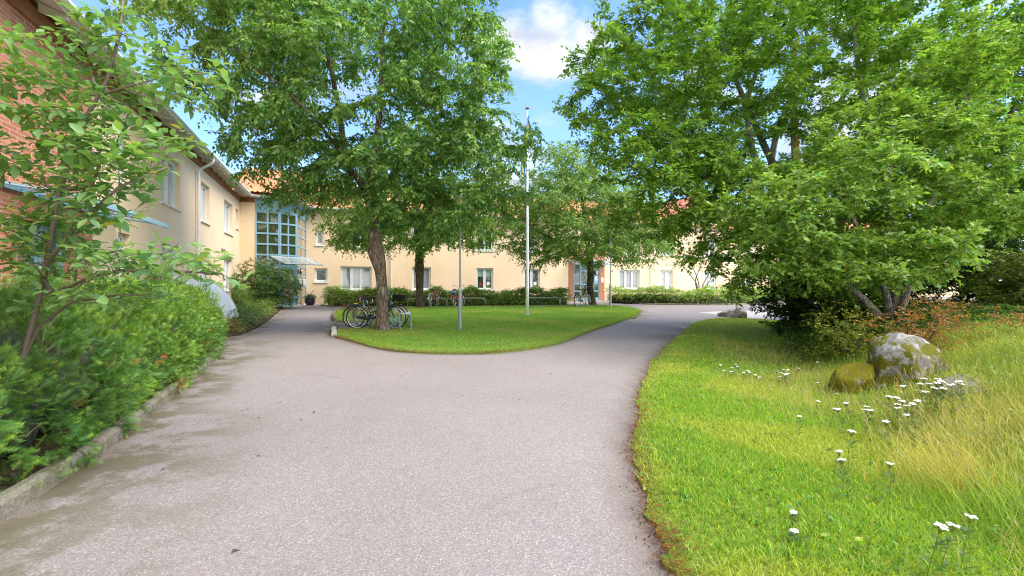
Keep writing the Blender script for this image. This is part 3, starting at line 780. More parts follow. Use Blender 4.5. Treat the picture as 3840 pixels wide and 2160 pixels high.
# --- small wall fittings
vt = MB(); s = LW.s_of(832); z = LW.z_of(832, 934)
for k in range(3): vt.lathe([(.0, -.08), (.05, -.06), (.06, .0), (.05, .05), (0, .07)], 10, LW.pt(s - .14 + k * .14, .07, z))
part(vt, 'wall_vent', M['concrete'], smooth=True)
vt = MB(); s = BW.s_of(1767); z = BW.z_of(1767, 1077); BW.box(vt, s - .06, s + .06, .003, .03, z - .06, z + .06); part(vt, 'wall_grille', M['brownwood'])
# --- stair-tower bay: three facets of blue framed glazing
P1 = np.array(RW.pt(u_bay, 0, 0)[:2])
def ray_dir_hit(P, ang, x):
    d = np.array([math.cos(R(ang)), math.sin(R(ang))]); dx = (x - 1920) / F
    L = (P[0] - dx * P[1]) / (dx * d[1] - d[0]); return P + d * L, L
P2, LA = ray_dir_hit(P1, 30, 1049); P3, LB = ray_dir_hit(P2, 57, 1112)
P4 = np.array(BW.pt(s_a, 0, 0)[:2]); LCc = float(np.linalg.norm(P4 - P3))
FA = Wall(P1, P2 - P1); FB = Wall(P2, P3 - P2); FC = Wall(P3, P4 - P3)
zb, zt_ = .26, 5.42
rows_z = [zt_ - .07 - k * .585 for k in range(9)]
bayf = MB(); bpan = MB(); btan = MB()
def facet(w, L, cols, rows, z_lo, glass, top=zt_):
    m = .075
    w.box(bayf, 0.0, m, -.06, .03, zb, top); w.box(bayf, L - m, L, -.06, .03, zb, top)
    inner = L - 2 * m; cw = inner / cols
    for c in range(1, cols): w.box(bayf, m + c * cw - .04, m + c * cw + .04, -.05, .015, z_lo, top - .001)
    zz = [top] + [top - .07 - k * .585 - .26 * 0 for k in range(1, rows)] + [z_lo]
    z = top
    edges = [top - k * .585 for k in range(rows + 1)]
    for e in edges:
        if e < z_lo - .01: break
        w.box(bayf, m, L - m, -.055, .022, max(e - .045, z_lo), min(e + .045, top))
    w.box(glass, m, L - m, -.02, -.012, z_lo, top)
facet(FA, LA, 2, 9, zb, bpan)
door_top = 2.45
facet(FB, LB, 2, 5, door_top + .05, bpan)
facet(FC, LCc, 2, 9, zb, btan)
# door leaf in the middle facet
FB.box(bayf, .075, LB - .075, -.05, .025, door_top - .04, door_top + .10)
bay = part(bayf, 'stair_tower_bay', M['blue'])
part(bpan, 'bay_panes', M['gl_bay'], bay); part(btan, 'bay_side_panes', M['gl_tan'], bay)
dm = MB(); a, b = .08, LB - .08
FB.box(dm, a, a + .11, -.04, .03, zb + .01, door_top - .045); FB.box(dm, b - .11, b, -.04, .03, zb + .01, door_top - .045)
FB.box(dm, a + .11, b - .11, -.04, .03, door_top - .17, door_top - .045); FB.box(dm, a + .11, b - .11, -.04, .03, zb + .01, zb + .26); FB.box(dm, a + .11, b - .11, -.035, .025, zb + .98, zb + 1.06)
part(dm, 'door_frame', M['blue'], bay)
dm = MB(); FB.box(dm, a + .11, b - .11, -.01, -.002, zb + .26, door_top - .17); part(dm, 'door_glass', M['gl_tan'], bay)
dm = MB(); dm.tube([FB.pt(a + .14, .03, zb + .3), FB.pt(b - .14, .03, zb + .95)], .013, 6); dm.tube([FB.pt(a + .14, .045, zb + .95), FB.pt(b - .14, .045, zb + .3)], .013, 6)
FB.box(dm, a + .11, b - .11, .031, .038, zb + .27, zb + .33); dm.tube([FB.pt(b - .06, .08, zb + .85), FB.pt(b - .06, .08, zb + 1.2)], .015, 6)
part(dm, 'door_rods_and_handle', M['steel'], bay)
# blue parapet header
hd = MB()
for w, L in ((FA, LA), (FB, LB), (FC, LCc)): w.box(hd, .001, L - .001, -.05, .036, zt_ + .003, 6.16)
part(hd, 'header_panel', M['bluepanel'], bay)
wt = MB()
for w, L in ((FA, LA), (FB, LB), (FC, LCc)): w.box(wt, -.02, L + .02, .0, .06, zb - .14, zb - .002)
part(wt, 'threshold', M['white'], bay)
# bay gutter/fascia following the facets, overhanging
fm = MB()
for w, L in ((FA, LA), (FB, LB), (FC, LCc)):
    w.box(fm, -.25, L + .25, .04, .30, 6.165, 6.21); fm.tube([w.pt(-.28, .34, 6.24), w.pt(L + .28, .34, 6.24)], .07, 10)
part(fm, 'bay_gutter', M['white'], bay)
rm = MB()
ap = np.array([*(P1 + P4) / 2 + np.array([-1.5, 2.0]), 7.9])
ring = [FA.pt(-.3, .42, 6.28), FA.pt(LA + .1, .42, 6.28), FB.pt(LB + .12, .42, 6.28), FC.pt(LCc + .3, .42, 6.28)]
for q, r2 in zip(ring[:-1], ring[1:]): rm.quad(q, r2, tuple(ap), tuple(ap + np.array([-.01, 0, 0])))
part(rm, 'bay_roof', M['tile'], bay)
# canopy
cpf = MB(); cpg = MB(); zc = 2.98
A0, A1 = -.55, LB + .75
n = 5
CB = FB
for k in range(n):
    s = A0 + (A1 - A0) * k / (n - 1)
    cpf.tube([CB.pt(s, .04, zc), CB.pt(s + .1, 1.25, zc - .42)], .022, 6)
cpf.tube([CB.pt(A0, .04, zc), CB.pt(A1, .04, zc)], .025, 6); cpf.tube([CB.pt(A0 + .1, 1.25, zc - .42), CB.pt(A1 + .1, 1.25, zc - .42)], .028, 6)
cpg.hexa([CB.pt(A0, .04, zc + .026), CB.pt(A1, .04, zc + .026), CB.pt(A1 + .1, 1.25, zc - .394), CB.pt(A0 + .1, 1.25, zc - .394), CB.pt(A0, .04, zc + .036), CB.pt(A1, .04, zc + .036), CB.pt(A1 + .1, 1.25, zc - .384), CB.pt(A0 + .1, 1.25, zc - .384)])
cp = part(cpf, 'entrance_canopy', M['silverpaint']); part(cpg, 'canopy_glass', M['clear'], cp)
# canopy near the brick part of the left wing
cpf = MB(); cpg = MB(); s0, s1 = LW.s_of(300) - 2.6, LW.s_of(420); zc2 = 2.95
LW.box(cpf, s0, s1, .02, .06, zc2 - .02, zc2 + .06)
for k in range(5):
    s = s0 + (s1 - s0) * k / 4; cpf.tube([LW.pt(s, .05, zc2 + .03), LW.pt(s, 1.1, zc2 - .12)], .02, 6)
LW.box(cpf, s0, s1, 1.09, 1.13, zc2 - .19, zc2 - .10)
cpg.hexa([LW.pt(s0, .06, zc2 + .062), LW.pt(s1, .06, zc2 + .062), LW.pt(s1, 1.1, zc2 - .09), LW.pt(s0, 1.1, zc2 - .09), LW.pt(s0, .06, zc2 + .07), LW.pt(s1, .06, zc2 + .07), LW.pt(s1, 1.1, zc2 - .08), LW.pt(s0, 1.1, zc2 - .08)])
cp = part(cpf, 'entrance_canopy', M['blue']); part(cpg, 'canopy_glass', M['clear'], cp)
# notices, lamp on the side facet
def wall_lamp(w, s, z, o=.03):
    lm = MB(); seg = 20
    def disc(r, o0, o1):
        p0 = [w.pt(s + r * math.cos(2 * math.pi * k / seg), o0, z + r * math.sin(2 * math.pi * k / seg)) for k in range(seg)]
        p1 = [w.pt(s + r * .92 * math.cos(2 * math.pi * k / seg), o1, z + r * .92 * math.sin(2 * math.pi * k / seg)) for k in range(seg)]
        b = len(lm.v); lm.v += p0 + p1
        for k in range(seg): lm.f.append((b + k, b + (k + 1) % seg, b + seg + (k + 1) % seg, b + seg + k)); lm.mi.append(0)
        lm.f.append(tuple(b + seg + k for k in range(seg))); lm.mi.append(0)
    disc(.16, o, o + .07); a = part(lm, 'wall_lamp', M['blackpaint'])
    lm = MB(); disc(.125, o + .068, o + .12); part(lm, 'lamp_glass', M['lampglass'], a)
    lm = MB(); w.box(lm, s - .13, s + .13, o + .10, o + .125, z - .012, z + .012); part(lm, 'lamp_bar', M['blackpaint'], a)
wall_lamp(FC, LCc * .32, 2.2)
def notice(w, s0, s1, z0, z1, o=.03, name='notice', lines=5):
    nb = MB(); w.box(nb, s0, s1, o, o + .02, z0, z1); a = part(nb, name, M['paper'])
    nb = MB()
    for k in range(lines):
        z = z1 - (k + 1) * (z1 - z0) / (lines + 1.2); w.box(nb, s0 + .04, s1 - .04 - .05 * (k % 2), o + .02, o + .023, z - .009, z + .009)
    part(nb, 'printed_lines', M['galv'], a)
notice(FC, LCc * .10, LCc * .40, 1.35, 1.78); notice(FC, LCc * .58, LCc * .9, 1.35, 1.78)
kp = MB(); FC.box(kp, LCc * .28, LCc * .40, .055, .075, 1.2, 1.42); part(kp, 'keypad', M['galv'])
stp = MB(); FB.box(stp, -.1, LB + .1, .07, 1.15, .13, .225); part(stp, 'door_step', M['concrete'])
# --- second entrance
E = MB(); Eg = MB(); dz0, dz1 = .30, 2.93; Le = e1 - e0
def ebar(a, b, c, d, o0=-.12, o1=-.04): BW.box(E, e0 + a, e0 + b, o0, o1, c, d)
c1, c2 = Le * .27, Le * .78
for a, b in ((.004, .07), (c1 - .07, c1 + .07), (c2 - .07, c2 + .07), (Le - .07, Le - .004)): ebar(a, b, dz0, dz1)
for a, b in ((.07, c1 - .07), (c2 + .07, Le - .07)):
    for z in (dz0, .92, 1.52, 2.15, dz1 - .1): ebar(a, b, z, z + (.16 if z == dz0 else .09), -.115, -.045)
for z, h in ((dz0, .2), (1.42, .1), (2.45, .1), (dz1 - .1, .1)): ebar(c1 + .07, c2 - .07, z, z + h, -.11, -.05)
ebar(c2 + .07, Le - .07, 1.61, 2.15, -.10, -.06)
e_ = part(E, 'entrance_door', M['blue'])
BW.box(Eg, e0 + .01, e1 - .01, -.105 + .02, -.08 + .003, dz0 + .02, dz1 - .02); part(Eg, 'door_glass', M['gl_bay'], e_)
E = MB(); E.tube([BW.pt(e0 + c1 + .09, -.04, 1.6), BW.pt(e0 + c2 - .09, -.04, 2.4)], .014, 6); E.tube([BW.pt(e0 + c1 + .09, -.03, 2.4), BW.pt(e0 + c2 - .09, -.03, 1.6)], .014, 6)
E.tube([BW.pt(e0 + c1 + .09, -.03, 1.35), BW.pt(e0 + c2 - .09, -.03, .55)], .014, 6); part(E, 'door_rods', M['steel'], e_)
E = MB(); BW.box(E, e0 + .02, e1 - .02, -.03, .25, .18, .29); part(E, 'door_step', M['concrete'])
wall_lamp(BW, e0 + Le * .90, 2.38, -.03)
notice(BW, e0 + c2 + .1, e0 + c2 + .1 + .24, 1.7, 2.08, -.058)
notice(BW, eb1 - .30, eb1 - .10, 1.62, 2.0, .003, 'intercom_plate', 3)
cpf = MB(); cpg = MB(); zc = 3.2
BW.box(cpf, eb0 - .1, eb1 + .1, .005, .06, zc, zc + .12)
for k in range(5):
    s = eb0 + (eb1 - eb0) * k / 4; cpf.tube([BW.pt(s, .05, zc + .06), BW.pt(s, 1.2, zc - .22)], .022, 6)
BW.box(cpf, eb0 - .05, eb1 + .05, 1.19, 1.23, zc - .27, zc - .2)
cpg.hexa([BW.pt(eb0, .06, zc + .09), BW.pt(eb1, .06, zc + .09), BW.pt(eb1, 1.2, zc - .19), BW.pt(eb0, 1.2, zc - .19), BW.pt(eb0, .06, zc + .10), BW.pt(eb1, .06, zc + .10), BW.pt(eb1, 1.2, zc - .18), BW.pt(eb0, 1.2, zc - .18)])
cp = part(cpf, 'entrance_canopy', M['blue']); part(cpg, 'canopy_glass', M['clear'], cp)
# --- corrugated barrel cover against the left wing
cv = MB(); sA, sB = LW.s_of(560), None
q = G(893, 1218); sB = float(np.dot(np.array(q) - L0, LD)); oB = float(np.dot(np.array(q) - L0, LN))
NS = 150; NA = 26; rz = 1.72
Vv = []; base = float(H(q[0], q[1])) - .02
ss = np.linspace(sB - 3.4, sB, NS + 1)
for i, s in enumerate(ss):
    w_ = .016 * math.cos(i * math.pi / 2.0)
    for k in range(NA + 1):
        a = math.pi / 2 * k / NA; Vv.append(LW.pt(s, .02 + (oB + w_) * math.sin(a), base + (rz + w_) * math.cos(a)))
cv_loc = Vector(LW.pt(sB - 1.7, oB / 2, base))
Vv = np.array(Vv) - np.array(cv_loc); m = NA + 1
a = (np.arange(NS)[:, None] * m + np.arange(NA)[None]).ravel(); Fq = np.stack([a, a + m, a + m + 1, a + 1], 1)
cover = empty('basement_stair_cover', cv_loc, 0, 'pale corrugated quarter round cover leaning against the left wing behind the yew hedge', 'stair cover')
np_mesh('corrugated_sheet', Vv, [Fq], M['sheet'], parent=cover, smooth=True)
cm = MB(); pts = [Vector(LW.pt(sB + .012, .02 + (oB + .012) * math.sin(math.pi / 2 * k / 20), base + (rz + .012) * math.cos(math.pi / 2 * k / 20))) - cv_loc for k in range(21)]
cm.tube(pts, .022, 6)
for k in range(21):
    pass
cm.build('edge_trim', M['silverpaint'], cover)
em = MB()
ctr = Vector(LW.pt(sB - .02, .0, base)) - cv_loc
arc = [Vector(LW.pt(sB - .02, .02 + oB * math.sin(math.pi / 2 * k / 20), base + rz * math.cos(math.pi / 2 * k / 20))) - cv_loc for k in range(21)]
for p_, q_ in zip(arc[:-1], arc[1:]): em.quad(ctr, p_, q_, ctr + Vector((0, 0, .001)))
em.build('end_panel', M['clear'], cover)
fi = MB(); b_ = Vector(LW.pt(LW.s_of(729), .35, 1.78)) - cv_loc
fi.tube([b_, b_ + Vector((0, 0, .30))], .014, 6); 
for sg in (-1, 1): fi.tube([b_ + Vector((sg * .02 + sg * .11 * math.sin(t), 0, .02 + .10 * (1 - math.cos(t * 1.3)))) for t in np.linspace(0, 2.2, 9)], .009, 5)
fi.tube([b_ + Vector((0, 0, .2)), b_ + Vector((0, 0, .38))], [.03, .004], 6)
fi.build('iron_finial', M['blackpaint'], cover)
# --- kerb stones along the yew bed and the island corner
def kerb_row(line, name_label, grp, w_=.10, h=.12, L=.9, mat=M['kerb'], off=0.0):
    line = np.array(line); seg = np.hypot(*np.diff(line, axis=0).T); cum = np.concatenate([[0], np.cumsum(seg)]); tot = cum[-1]; n = max(1, int(round(tot / L))); out = []
    for i in range(n):
        a, b = tot * i / n + .004, tot * (i + 1) / n - .004
        pts = [np.array([np.interp(t, cum, line[:, k]) for k in (0, 1)]) for t in np.linspace(a, b, 5)]
        c = pts[2]; z = float(H(*c)); mb_ = MB(); jit_ = random.uniform(-.012, .012)
        rows_ = []
        for j, p in enumerate(pts):
            d = pts[min(j + 1, 4)] - pts[max(j - 1, 0)]; d = d / np.linalg.norm(d); nn = np.array([d[1], -d[0]])
            prof = [(w_ / 2 + .01, -.1), (w_ / 2, h - .03), (w_ / 2 - .03, h), (-w_ / 2 + .02, h), (-w_ / 2, h - .02), (-w_ / 2, -.1)]
            rows_.append([((p + nn * (u + jit_ + off) - c)[0], (p + nn * (u + jit_ + off) - c)[1], v + float(H(*p)) - z + random.uniform(-.003, .003)) for u, v in prof])
        base = len(mb_.v)
        for r_ in rows_: mb_.v += r_
        k = 6
        for j in range(4):
            for u in range(k): mb_.f.append((base + j * k + u, base + j * k + (u + 1) % k, base + (j + 1) * k + (u + 1) % k, base + (j + 1) * k + u)); mb_.mi.append(0)
        mb_.f.append(tuple(base + u for u in reversed(range(k)))); mb_.mi.append(0); mb_.f.append(tuple(base + 4 * k + u for u in range(k))); mb_.mi.append(0)
        o = mb_.build('kerb_stone', mat); o.location = (c[0], c[1], z); tag(o, name_label.replace('NTH', ORD[i]) if n > 1 else name_label, 'kerb stone', grp); out.append(o)
    return out
kerb_row(kerb_l, 'mossy concrete kerb stone under the yew hedge, NTH from the camera', 'kerb stones along the yew hedge')
kerb_row(smooth_poly([G(1256, 1206), G(1250, 1192), G(1254, 1177), G(1268, 1166), G(1300, 1158)], 4), 'pale kerb stone at the far left lawn corner, NTH from its near end', 'kerb stones at the far lawn corner', L=.8)
k_ = kerb_row([G(1250, 1240), G(1252, 1263)], 'single short kerb stone standing up at the near left corner of the lawn', None, L=3, h=.14, w_=.14, mat=M['concrete'])
kerb_row(smooth_poly([G(2290, 1134), G(2400, 1141), G(2560, 1144), G(2700, 1144.5), G(2800, 1141), G(2930, 1133), G(3150, 1125)], 6), 'low grey kerb stone under the right feathery hedge, NTH from the left', 'kerb stones under the right hedge', L=1.6, h=.09)
kerb_row(smooth_poly([G(1205, 1146), G(1240, 1150), G(1300, 1154), G(1420, 1152)], 3), 'low kerb stone under the left feathery hedge, NTH from the left', 'kerb stones under the left hedge', L=1.6, h=.07)
# ------------------------------------------------------------------ street furniture and bicycles
def lamp_post(x, y, hgt, label):
    gx, gy = G(x, y); z = float(H(gx, gy))
    t = empty('street_lamp', (gx, gy, z), 0, label, 'street lamp', 'park lamp posts on the lawn')
    m = MB(); m.tube([(0, 0, -.2), (0, 0, 1.22), (0, 0, 1.28), (0, 0, 1.34)], [.062, .06, .055, .033], 16); m.build('base_sleeve', M['galv'], t)
    m = MB(); m.tube([(0, 0, 1.30), (0, 0, hgt)], [.032, .026], 14, cap=False); m.build('pole', M['galv'], t)
    m = MB(); m.lathe([(.0, .0), (.09, .01), (.12, .08), (.13, .22)], 24, (0, 0, hgt - .01)); m.build('lamp_glass', M['lampglass'], t)
    m = MB(); m.lathe([(.13, .22), (.25, .20), (.24, .25), (.10, .34), (0, .36)], 24, (0, 0, hgt - .01)); m.build('lamp_hood', M['galv'], t)
    m = MB(); m.box(-.012, .012, -.065, -.057, .55, .68); m.build('service_hatch', M['galv'], t)
    return t
lamp_post(1725.5, 1242, 3.85, 'grey steel lamp post on the near lawn between the tree and the flagpole')
lamp_post(2289, 1157, 3.95, 'grey steel lamp post at the far right corner of the lawn by the dark trunk')
# flagpole
fx, fy = G(1977.5, 1183); fz = float(H(fx, fy)); sc_ = F / fy; ph = CH + (HZ - 412) / sc_ - fz
t = empty('flagpole', (fx, fy, fz), 0, 'tall white flagpole with a brown turned knob standing on the lawn', 'flagpole')
m = MB(); m.lathe([(0, 0), (.14, 0), (.145, .02), (.12, .05), (.08, .07), (0, .07)], 24); m.build('base_plate', M['galv'], t)
m = MB(); m.tube([(0, 0, .05), (0, 0, 1.2), (0, 0, 4), (0, 0, ph)], [.068, .066, .055, .028], 20); m.build('pole', M['polewhite'], t, smooth=True)
m = MB(); m.lathe([(0, 0), (.03, .0), (.045, .03), (.09, .05), (.10, .085), (.05, .11), (.03, .14), (0, .15)], 16, (0, 0, ph)); m.build('knob', M['wood'], t, smooth=True)
m = MB(); m.tube([(-.085, -.03, 1.2), (-.075, -.03, 1.45)], .012, 6); m.tube([(-.07, -.03, 1.5), (-.075, -.05, 1.3), (-.07, -.03, 1.15)], .006, 5); m.tube([(-.075, -.04, 1.3), (-.04, -.03, ph - .05)], .004, 4); m.build('halyard_and_cleat', M['galv'], t)
# pennant hanging limp along the pole
pt = empty('pennant', (fx, fy, fz), 0, 'limp narrow blue and yellow pennant hanging from the top of the flagpole', 'pennant')
for nm, mt, off in (('blue_stripe', 'flagblue', 0), ('yellow_stripe', 'flagyellow', 1), ('blue_stripe', 'flagblue', 2)):
    m = MB(); N = 40; z1 = ph - .25; z0_ = ph - 3.1
    for k in range(N):
        for u0, u1 in ((0, 1),):
            pts = []
            for kk in (k, k + 1):
                f_ = kk / N; z = z1 + (z0_ - z1) * f_; wd = .30 * (1 - .72 * f_); tw = 1.1 + 2.6 * f_ + .5 * math.sin(f_ * 7)
                xo = -.04 + .07 * math.sin(f_ * 5 + .4) - .10 * f_; yo = -.12
                for v in (off / 3, (off + 1) / 3):
                    w_ = (v - .5) * wd * 2; pts.append((xo + w_ * math.cos(tw) * .9, yo + w_ * math.sin(tw), z))
            m.quad(pts[0], pts[1], pts[3], pts[2])
    m.build(nm, M[mt], pt)
# bike hoops (rails) at the far hedge
def hoop_rail(xa, ya, xb, yb, label, hgt=.50):
    a = np.array(G(xa, ya)); b = np.array(G(xb, yb)); c = (a + b) / 2; z = float(H(*c)); L = float(np.linalg.norm(b - a)); ang = math.atan2(b[1] - a[1], b[0] - a[0])
    t = empty('bicycle_rail', (c[0], c[1], z), ang, label, 'bicycle rail', 'galvanised bicycle rails along the far hedge')
    m = MB(); r = .15; h = L / 2; pts = [(-h, 0, -.1), (-h, 0, hgt - r)] + [(-h + r - r * math.cos(q), 0, hgt - r + r * math.sin(q)) for q in np.linspace(.3, 1.57, 4)] + [(h - r + r * math.sin(q), 0, hgt - r + r * math.cos(q)) for q in np.linspace(0, 1.3, 4)] + [(h, 0, hgt - r), (h, 0, -.1)]
    m.tube(pts, .024, 8); m.build('hoop', M['galv'], t, smooth=True)
    m = MB(); m.tube([(-h, 0, .04), (h, 0, .04)], .018, 6)
    for k in range(6): xx = -h + L * (k + 1) / 7; m.tube([(xx, 0, .04), (xx, .28, .03), (xx + .1, .28, .03), (xx + .1, 0, .04)], .009, 5)
    m.build('wheel_holders', M['galv'], t)
hoop_rail(1529, 1154, 1674, 1153, 'low galvanised hoop rail with the silver bicycle, leftmost along the far hedge')
hoop_rail(1678, 1152.5, 1819, 1151.5, 'low galvanised hoop rail holding the red bicycle beside the lamp post')
hoop_rail(1971, 1151, 2098, 1150, 'empty low galvanised hoop rail just behind the flagpole')
hoop_rail(2101, 1150, 2212, 1149, 'low galvanised hoop rail with the cream bicycle by the brick entrance')
# rack at the near tree
rx, ry = -3.62, 15.95
t = empty('bicycle_rack', (rx, ry, 0.03), R(13), 'flat steel bicycle rack of several upright hoops right of the thick trunk', 'bicycle rack')
m = MB()
for y in (-.15,): m.tube([(-.02, -.9, .03), (-.02, 1.0, .03)], .02, 6)
m.tube([(.28, -.9, .03), (.28, 1.0, .03)], .02, 6)
m.build('ground_rails', M['galv'], t)
for y in (-.85, -.45, -.05, .35, .75):
    for dy in (-.035, .035):
        m = MB(); m.tube([(.3, y + dy, .0), (.3, y + dy, .42), (.27, y + dy, .47), (-.02, y + dy, .50), (-.05, y + dy, .46), (-.05, y + dy, 0)], .014 if dy < 0 else .010, 6, flat=1.6)
        if dy < 0: m.build('hoop', M['galv'], t)
def bicycle(label, x, y, rz, frame='blackpaint', lean=0, basket=False, fork='blackpaint', rack='blackpaint', steer=0.0, fender='blackpaint', pinksad=False, upright=.0, scale=1.04, bag=False, group='parked bicycles', redrear=True, step=True, yellow=False):
    z = float(H(x, y)) + .02
    t = empty('bicycle', (x, y, z), rz, label, 'bicycle', group); t.rotation_euler = (lean, 0, rz); t.scale = (scale,) * 3
    r = .345; wb = 1.13
    def wheel(px, nm='wheel', st=0.0):
        m = MB(); m.torus((0, 0, 0), r - .018, .019, n=44, m=8)
        w = m.build(nm, M['rubber'], t, smooth=True); w.location = (px, 0, r); w.rotation_euler = (0, 0, st)
        m = MB(); m.torus((0, 0, 0), r - .045, .013, n=44, m=6, flat=.9); m.build('rim', M['steel'], w, smooth=True)
        m = MB()
        for k in range(28):
            a = 2 * math.pi * k / 28; s = 1 if k % 2 else -1; b_ = a + s * .5
            m.tube([(.02 * math.cos(b_), s * .03, .02 * math.sin(b_)), ((r - .05) * math.cos(a), 0, (r - .05) * math.sin(a))], .0022, 3, cap=False)
        m.tube([(0, -.05, 0), (0, .05, 0)], .022, 8); m.build('spokes', M['steel'], w)
        m = MB(); m.box(-.016, .016, -.012, .012, -.02, .055); q = m.build('reflector', M['orange'], w); a = .55 if px > .5 else .9; q.location = ((r - .11) * math.cos(a), 0, (r - .11) * math.sin(a)); q.rotation_euler = (0, -a + 1.57, 0)
        return w
    wheel(0); wheel(wb, st=steer)
    bb = (.44, 0, .29); st = (.30, 0, .78); hd = (.94, 0, .80); hl = (.98, 0, .66); fh = (wb, 0, r)
    m = MB(); m.tube([bb, st], .016, 8)
    if step:
        m.tube([hl, (.72, 0, .42), bb], .019, 8); m.tube([hd, (.70, 0, .58), (.37, 0, .50)], .014, 8)
    else:
        m.tube([hl, bb], .018, 8); m.tube([hd, st], .016, 8)
    for s in (-1, 1): m.tube([bb, (0, s * .055, r)], .010, 6); m.tube([(.31, 0, .72), (.2, s * .05, .6), (0, s * .055, r)], .008, 6)
    m.tube([hl, (.925, 0, .88)], .021, 8); m.build('frame', M[frame], t, smooth=True)
    fk = MB()
    for s in (-1, 1): fk.tube([(.985, 0, .65), (1.0, s * .05, .62), (1.07, s * .05, .45), (wb, s * .05, r)], [.016, .014, .012, .009], 6)
    fk.build('fork', M[fork], t, smooth=True)
    m = MB(); m.tube([(.925, 0, .86), (.90, 0, 1.0 + upright)], .013, 6); hz_ = 1.0 + upright
    m.tube([(.74, -.30, hz_ + .06), (.86, -.27, hz_ + .08), (.93, -.12, hz_ + .02), (.91, 0, hz_), (.93, .12, hz_ + .02), (.86, .27, hz_ + .08), (.74, .30, hz_ + .06)], .012, 6); m.build('handlebar', M['steel'], t, smooth=True)
    for s in (-1, 1):
        m = MB(); m.tube([(.73, s * .302, hz_ + .058), (.84, s * .275, hz_ + .08)], .018, 8); m.build('grip', M['rubber'], t)
    m = MB(); m.tube([(.30, 0, .77), (.285, 0, .90)], .012, 6); m.build('seat_post', M['steel'], t)
    m = MB(); prof = [(-.13, .10, .0), (-.10, .12, .012), (-.02, .085, .01), (.06, .04, .0), (.14, .02, .0)]
    for (xa, wa, za), (xb, wb2, zb2) in zip(prof[:-1], prof[1:]):
        m.hexa([(xa + .26, -wa, .88 + za), (xb + .26, -wb2, .88 + zb2), (xb + .26, wb2, .88 + zb2), (xa + .26, wa, .88 + za), (xa + .26, -wa * .8, .945 + za), (xb + .26, -wb2 * .8, .94 + zb2), (xb + .26, wb2 * .8, .94 + zb2), (xa + .26, wa * .8, .945 + za)])
    sd = m.build('saddle', M['leather'], t, smooth=True)
    if pinksad: m = MB(); m.box(.09, .13, -.09, .09, .87, .95); m.build('saddle_rear_panel', M['pink'], sd)
    for px in (0, wb):
        m = MB(); a0, a1 = (.35, 2.9) if px == 0 else (.5, 2.3)
        N = 16
        for k in range(N):
            q = [a0 + (a1 - a0) * (k + j) / N for j in (0, 1)]
            for (rA, rB) in ((r + .022, r + .022),):
                p = []
                for an in q:
                    for yy in (-.025, .025): p.append((px + rA * math.cos(an), yy, r + rA * math.sin(an)))
                m.quad(p[0], p[1], p[3], p[2])
                m.quad(*[(v[0], v[1] + (0), v[2] + .004) for v in (p[0], p[2], p[3], p[1])])
        m.build('mudguard', M[fender], t)
    m = MB()
    for s in (-1, 1):
        m.tube([(.24, s * .06, .74), (-.26, s * .07, .735)], .006, 5); m.tube([(-.2, s * .07, .735), (0, s * .07, r)], .006, 5); m.tube([(0, s * .065, .735), (0, s * .07, r)], .006, 5)
    for k in range(4): m.tube([(.2 - k * .14, -.06, .738), (.2 - k * .14, .06, .738)], .006, 5)
    cr = m.build('luggage_rack', M[rack], t)
    if redrear: m = MB(); m.box(-.30, -.27, -.045, .045, .69, .745); m.build('rear_reflector', M['redpaint'], cr)
    if yellow: m = MB(); m.tube([(.02, 0, .76), (.14, 0, .765)], .02, 6); m.build('bungee_cord', M['yellow'], cr)
    m = MB(); m.hexa([(.02, -.075, .33), (.5, -.075, .24), (.5, -.05, .24), (.02, -.05, .33), (.02, -.075, .39), (.47, -.075, .38), (.47, -.05, .38), (.02, -.05, .39)]); m.build('chain_guard', M['blackpaint'], t, bevel=.01)
    m = MB(); m.tube([(.44, -.09, .29), (.52, -.09, .14)], .011, 6); m.box(.47, .57, -.17, -.09, .125, .15); m.tube([(.44, .09, .29), (.36, .09, .44)], .011, 6); m.box(.31, .41, .09, .17, .43, .455); m.tube([(.44, -.09, .29), (.44, .09, .29)], .02, 8); m.build('crank_and_pedals', M['galv'], t)
    m = MB(); m.tube([(.40, .03, .27), (.33, .14, .01)], .010, 6); m.build('kickstand', M['steel'], t)
    m = MB(); m.lathe([(0, 0), (.035, .01), (.04, .05), (0, .07)], 10, (1.03, 0, .76)); m.build('headlamp', M['steel'], t)
    if basket:
        m = MB(); x0, x1, yw, z0, z1 = 1.0, 1.30, .17, .80, 1.02
        for k in range(9):
            zz = z0 + (z1 - z0) * k / 8; m.tube([(x0, -yw, zz), (x1, -yw, zz), (x1, yw, zz), (x0, yw, zz), (x0, -yw, zz)], .005, 4)
        for k in range(12):
            u = k / 11; m.tube([(x0 + (x1 - x0) * u, -yw, z0), (x0 + (x1 - x0) * u, -yw, z1)], .005, 4); m.tube([(x0 + (x1 - x0) * u, yw, z0), (x0 + (x1 - x0) * u, yw, z1)], .005, 4)
            m.tube([(x0, -yw + 2 * yw * u, z0), (x0, -yw + 2 * yw * u, z1)], .005, 4); m.tube([(x1, -yw + 2 * yw * u, z0), (x1, -yw + 2 * yw * u, z1)], .005, 4)
        m.box(x0, x1, -yw, yw, z0 - .004, z0 + .004); m.build('basket', M['blackpaint'], t)
    if bag:
        m = MB(); m.box(-.2, .12, -.09, .09, .745, .86); m.build('child_seat_pad', M['flagblue'], t, bevel=.03)
    return t
near_g = 'bicycles parked in the rack behind the thick trunk'
bicycle('black bicycle with pink backed saddle, nearest of the row behind the thick trunk', -4.86, 15.32, R(1), basket=False, pinksad=True, frame='blackpaint', group=near_g, upright=.06)
bicycle('black bicycle with red rear light and yellow cord on its rack, second of the row', -5.12, 15.78, R(3), frame='silverpaint', group=near_g, yellow=True, lean=R(3))
bicycle('bicycle with a black wire front basket, farthest of the row behind the thick trunk', -4.98, 16.3, R(-2), frame='blackpaint', basket=True, fork='silverpaint', group=near_g, lean=R(-3))
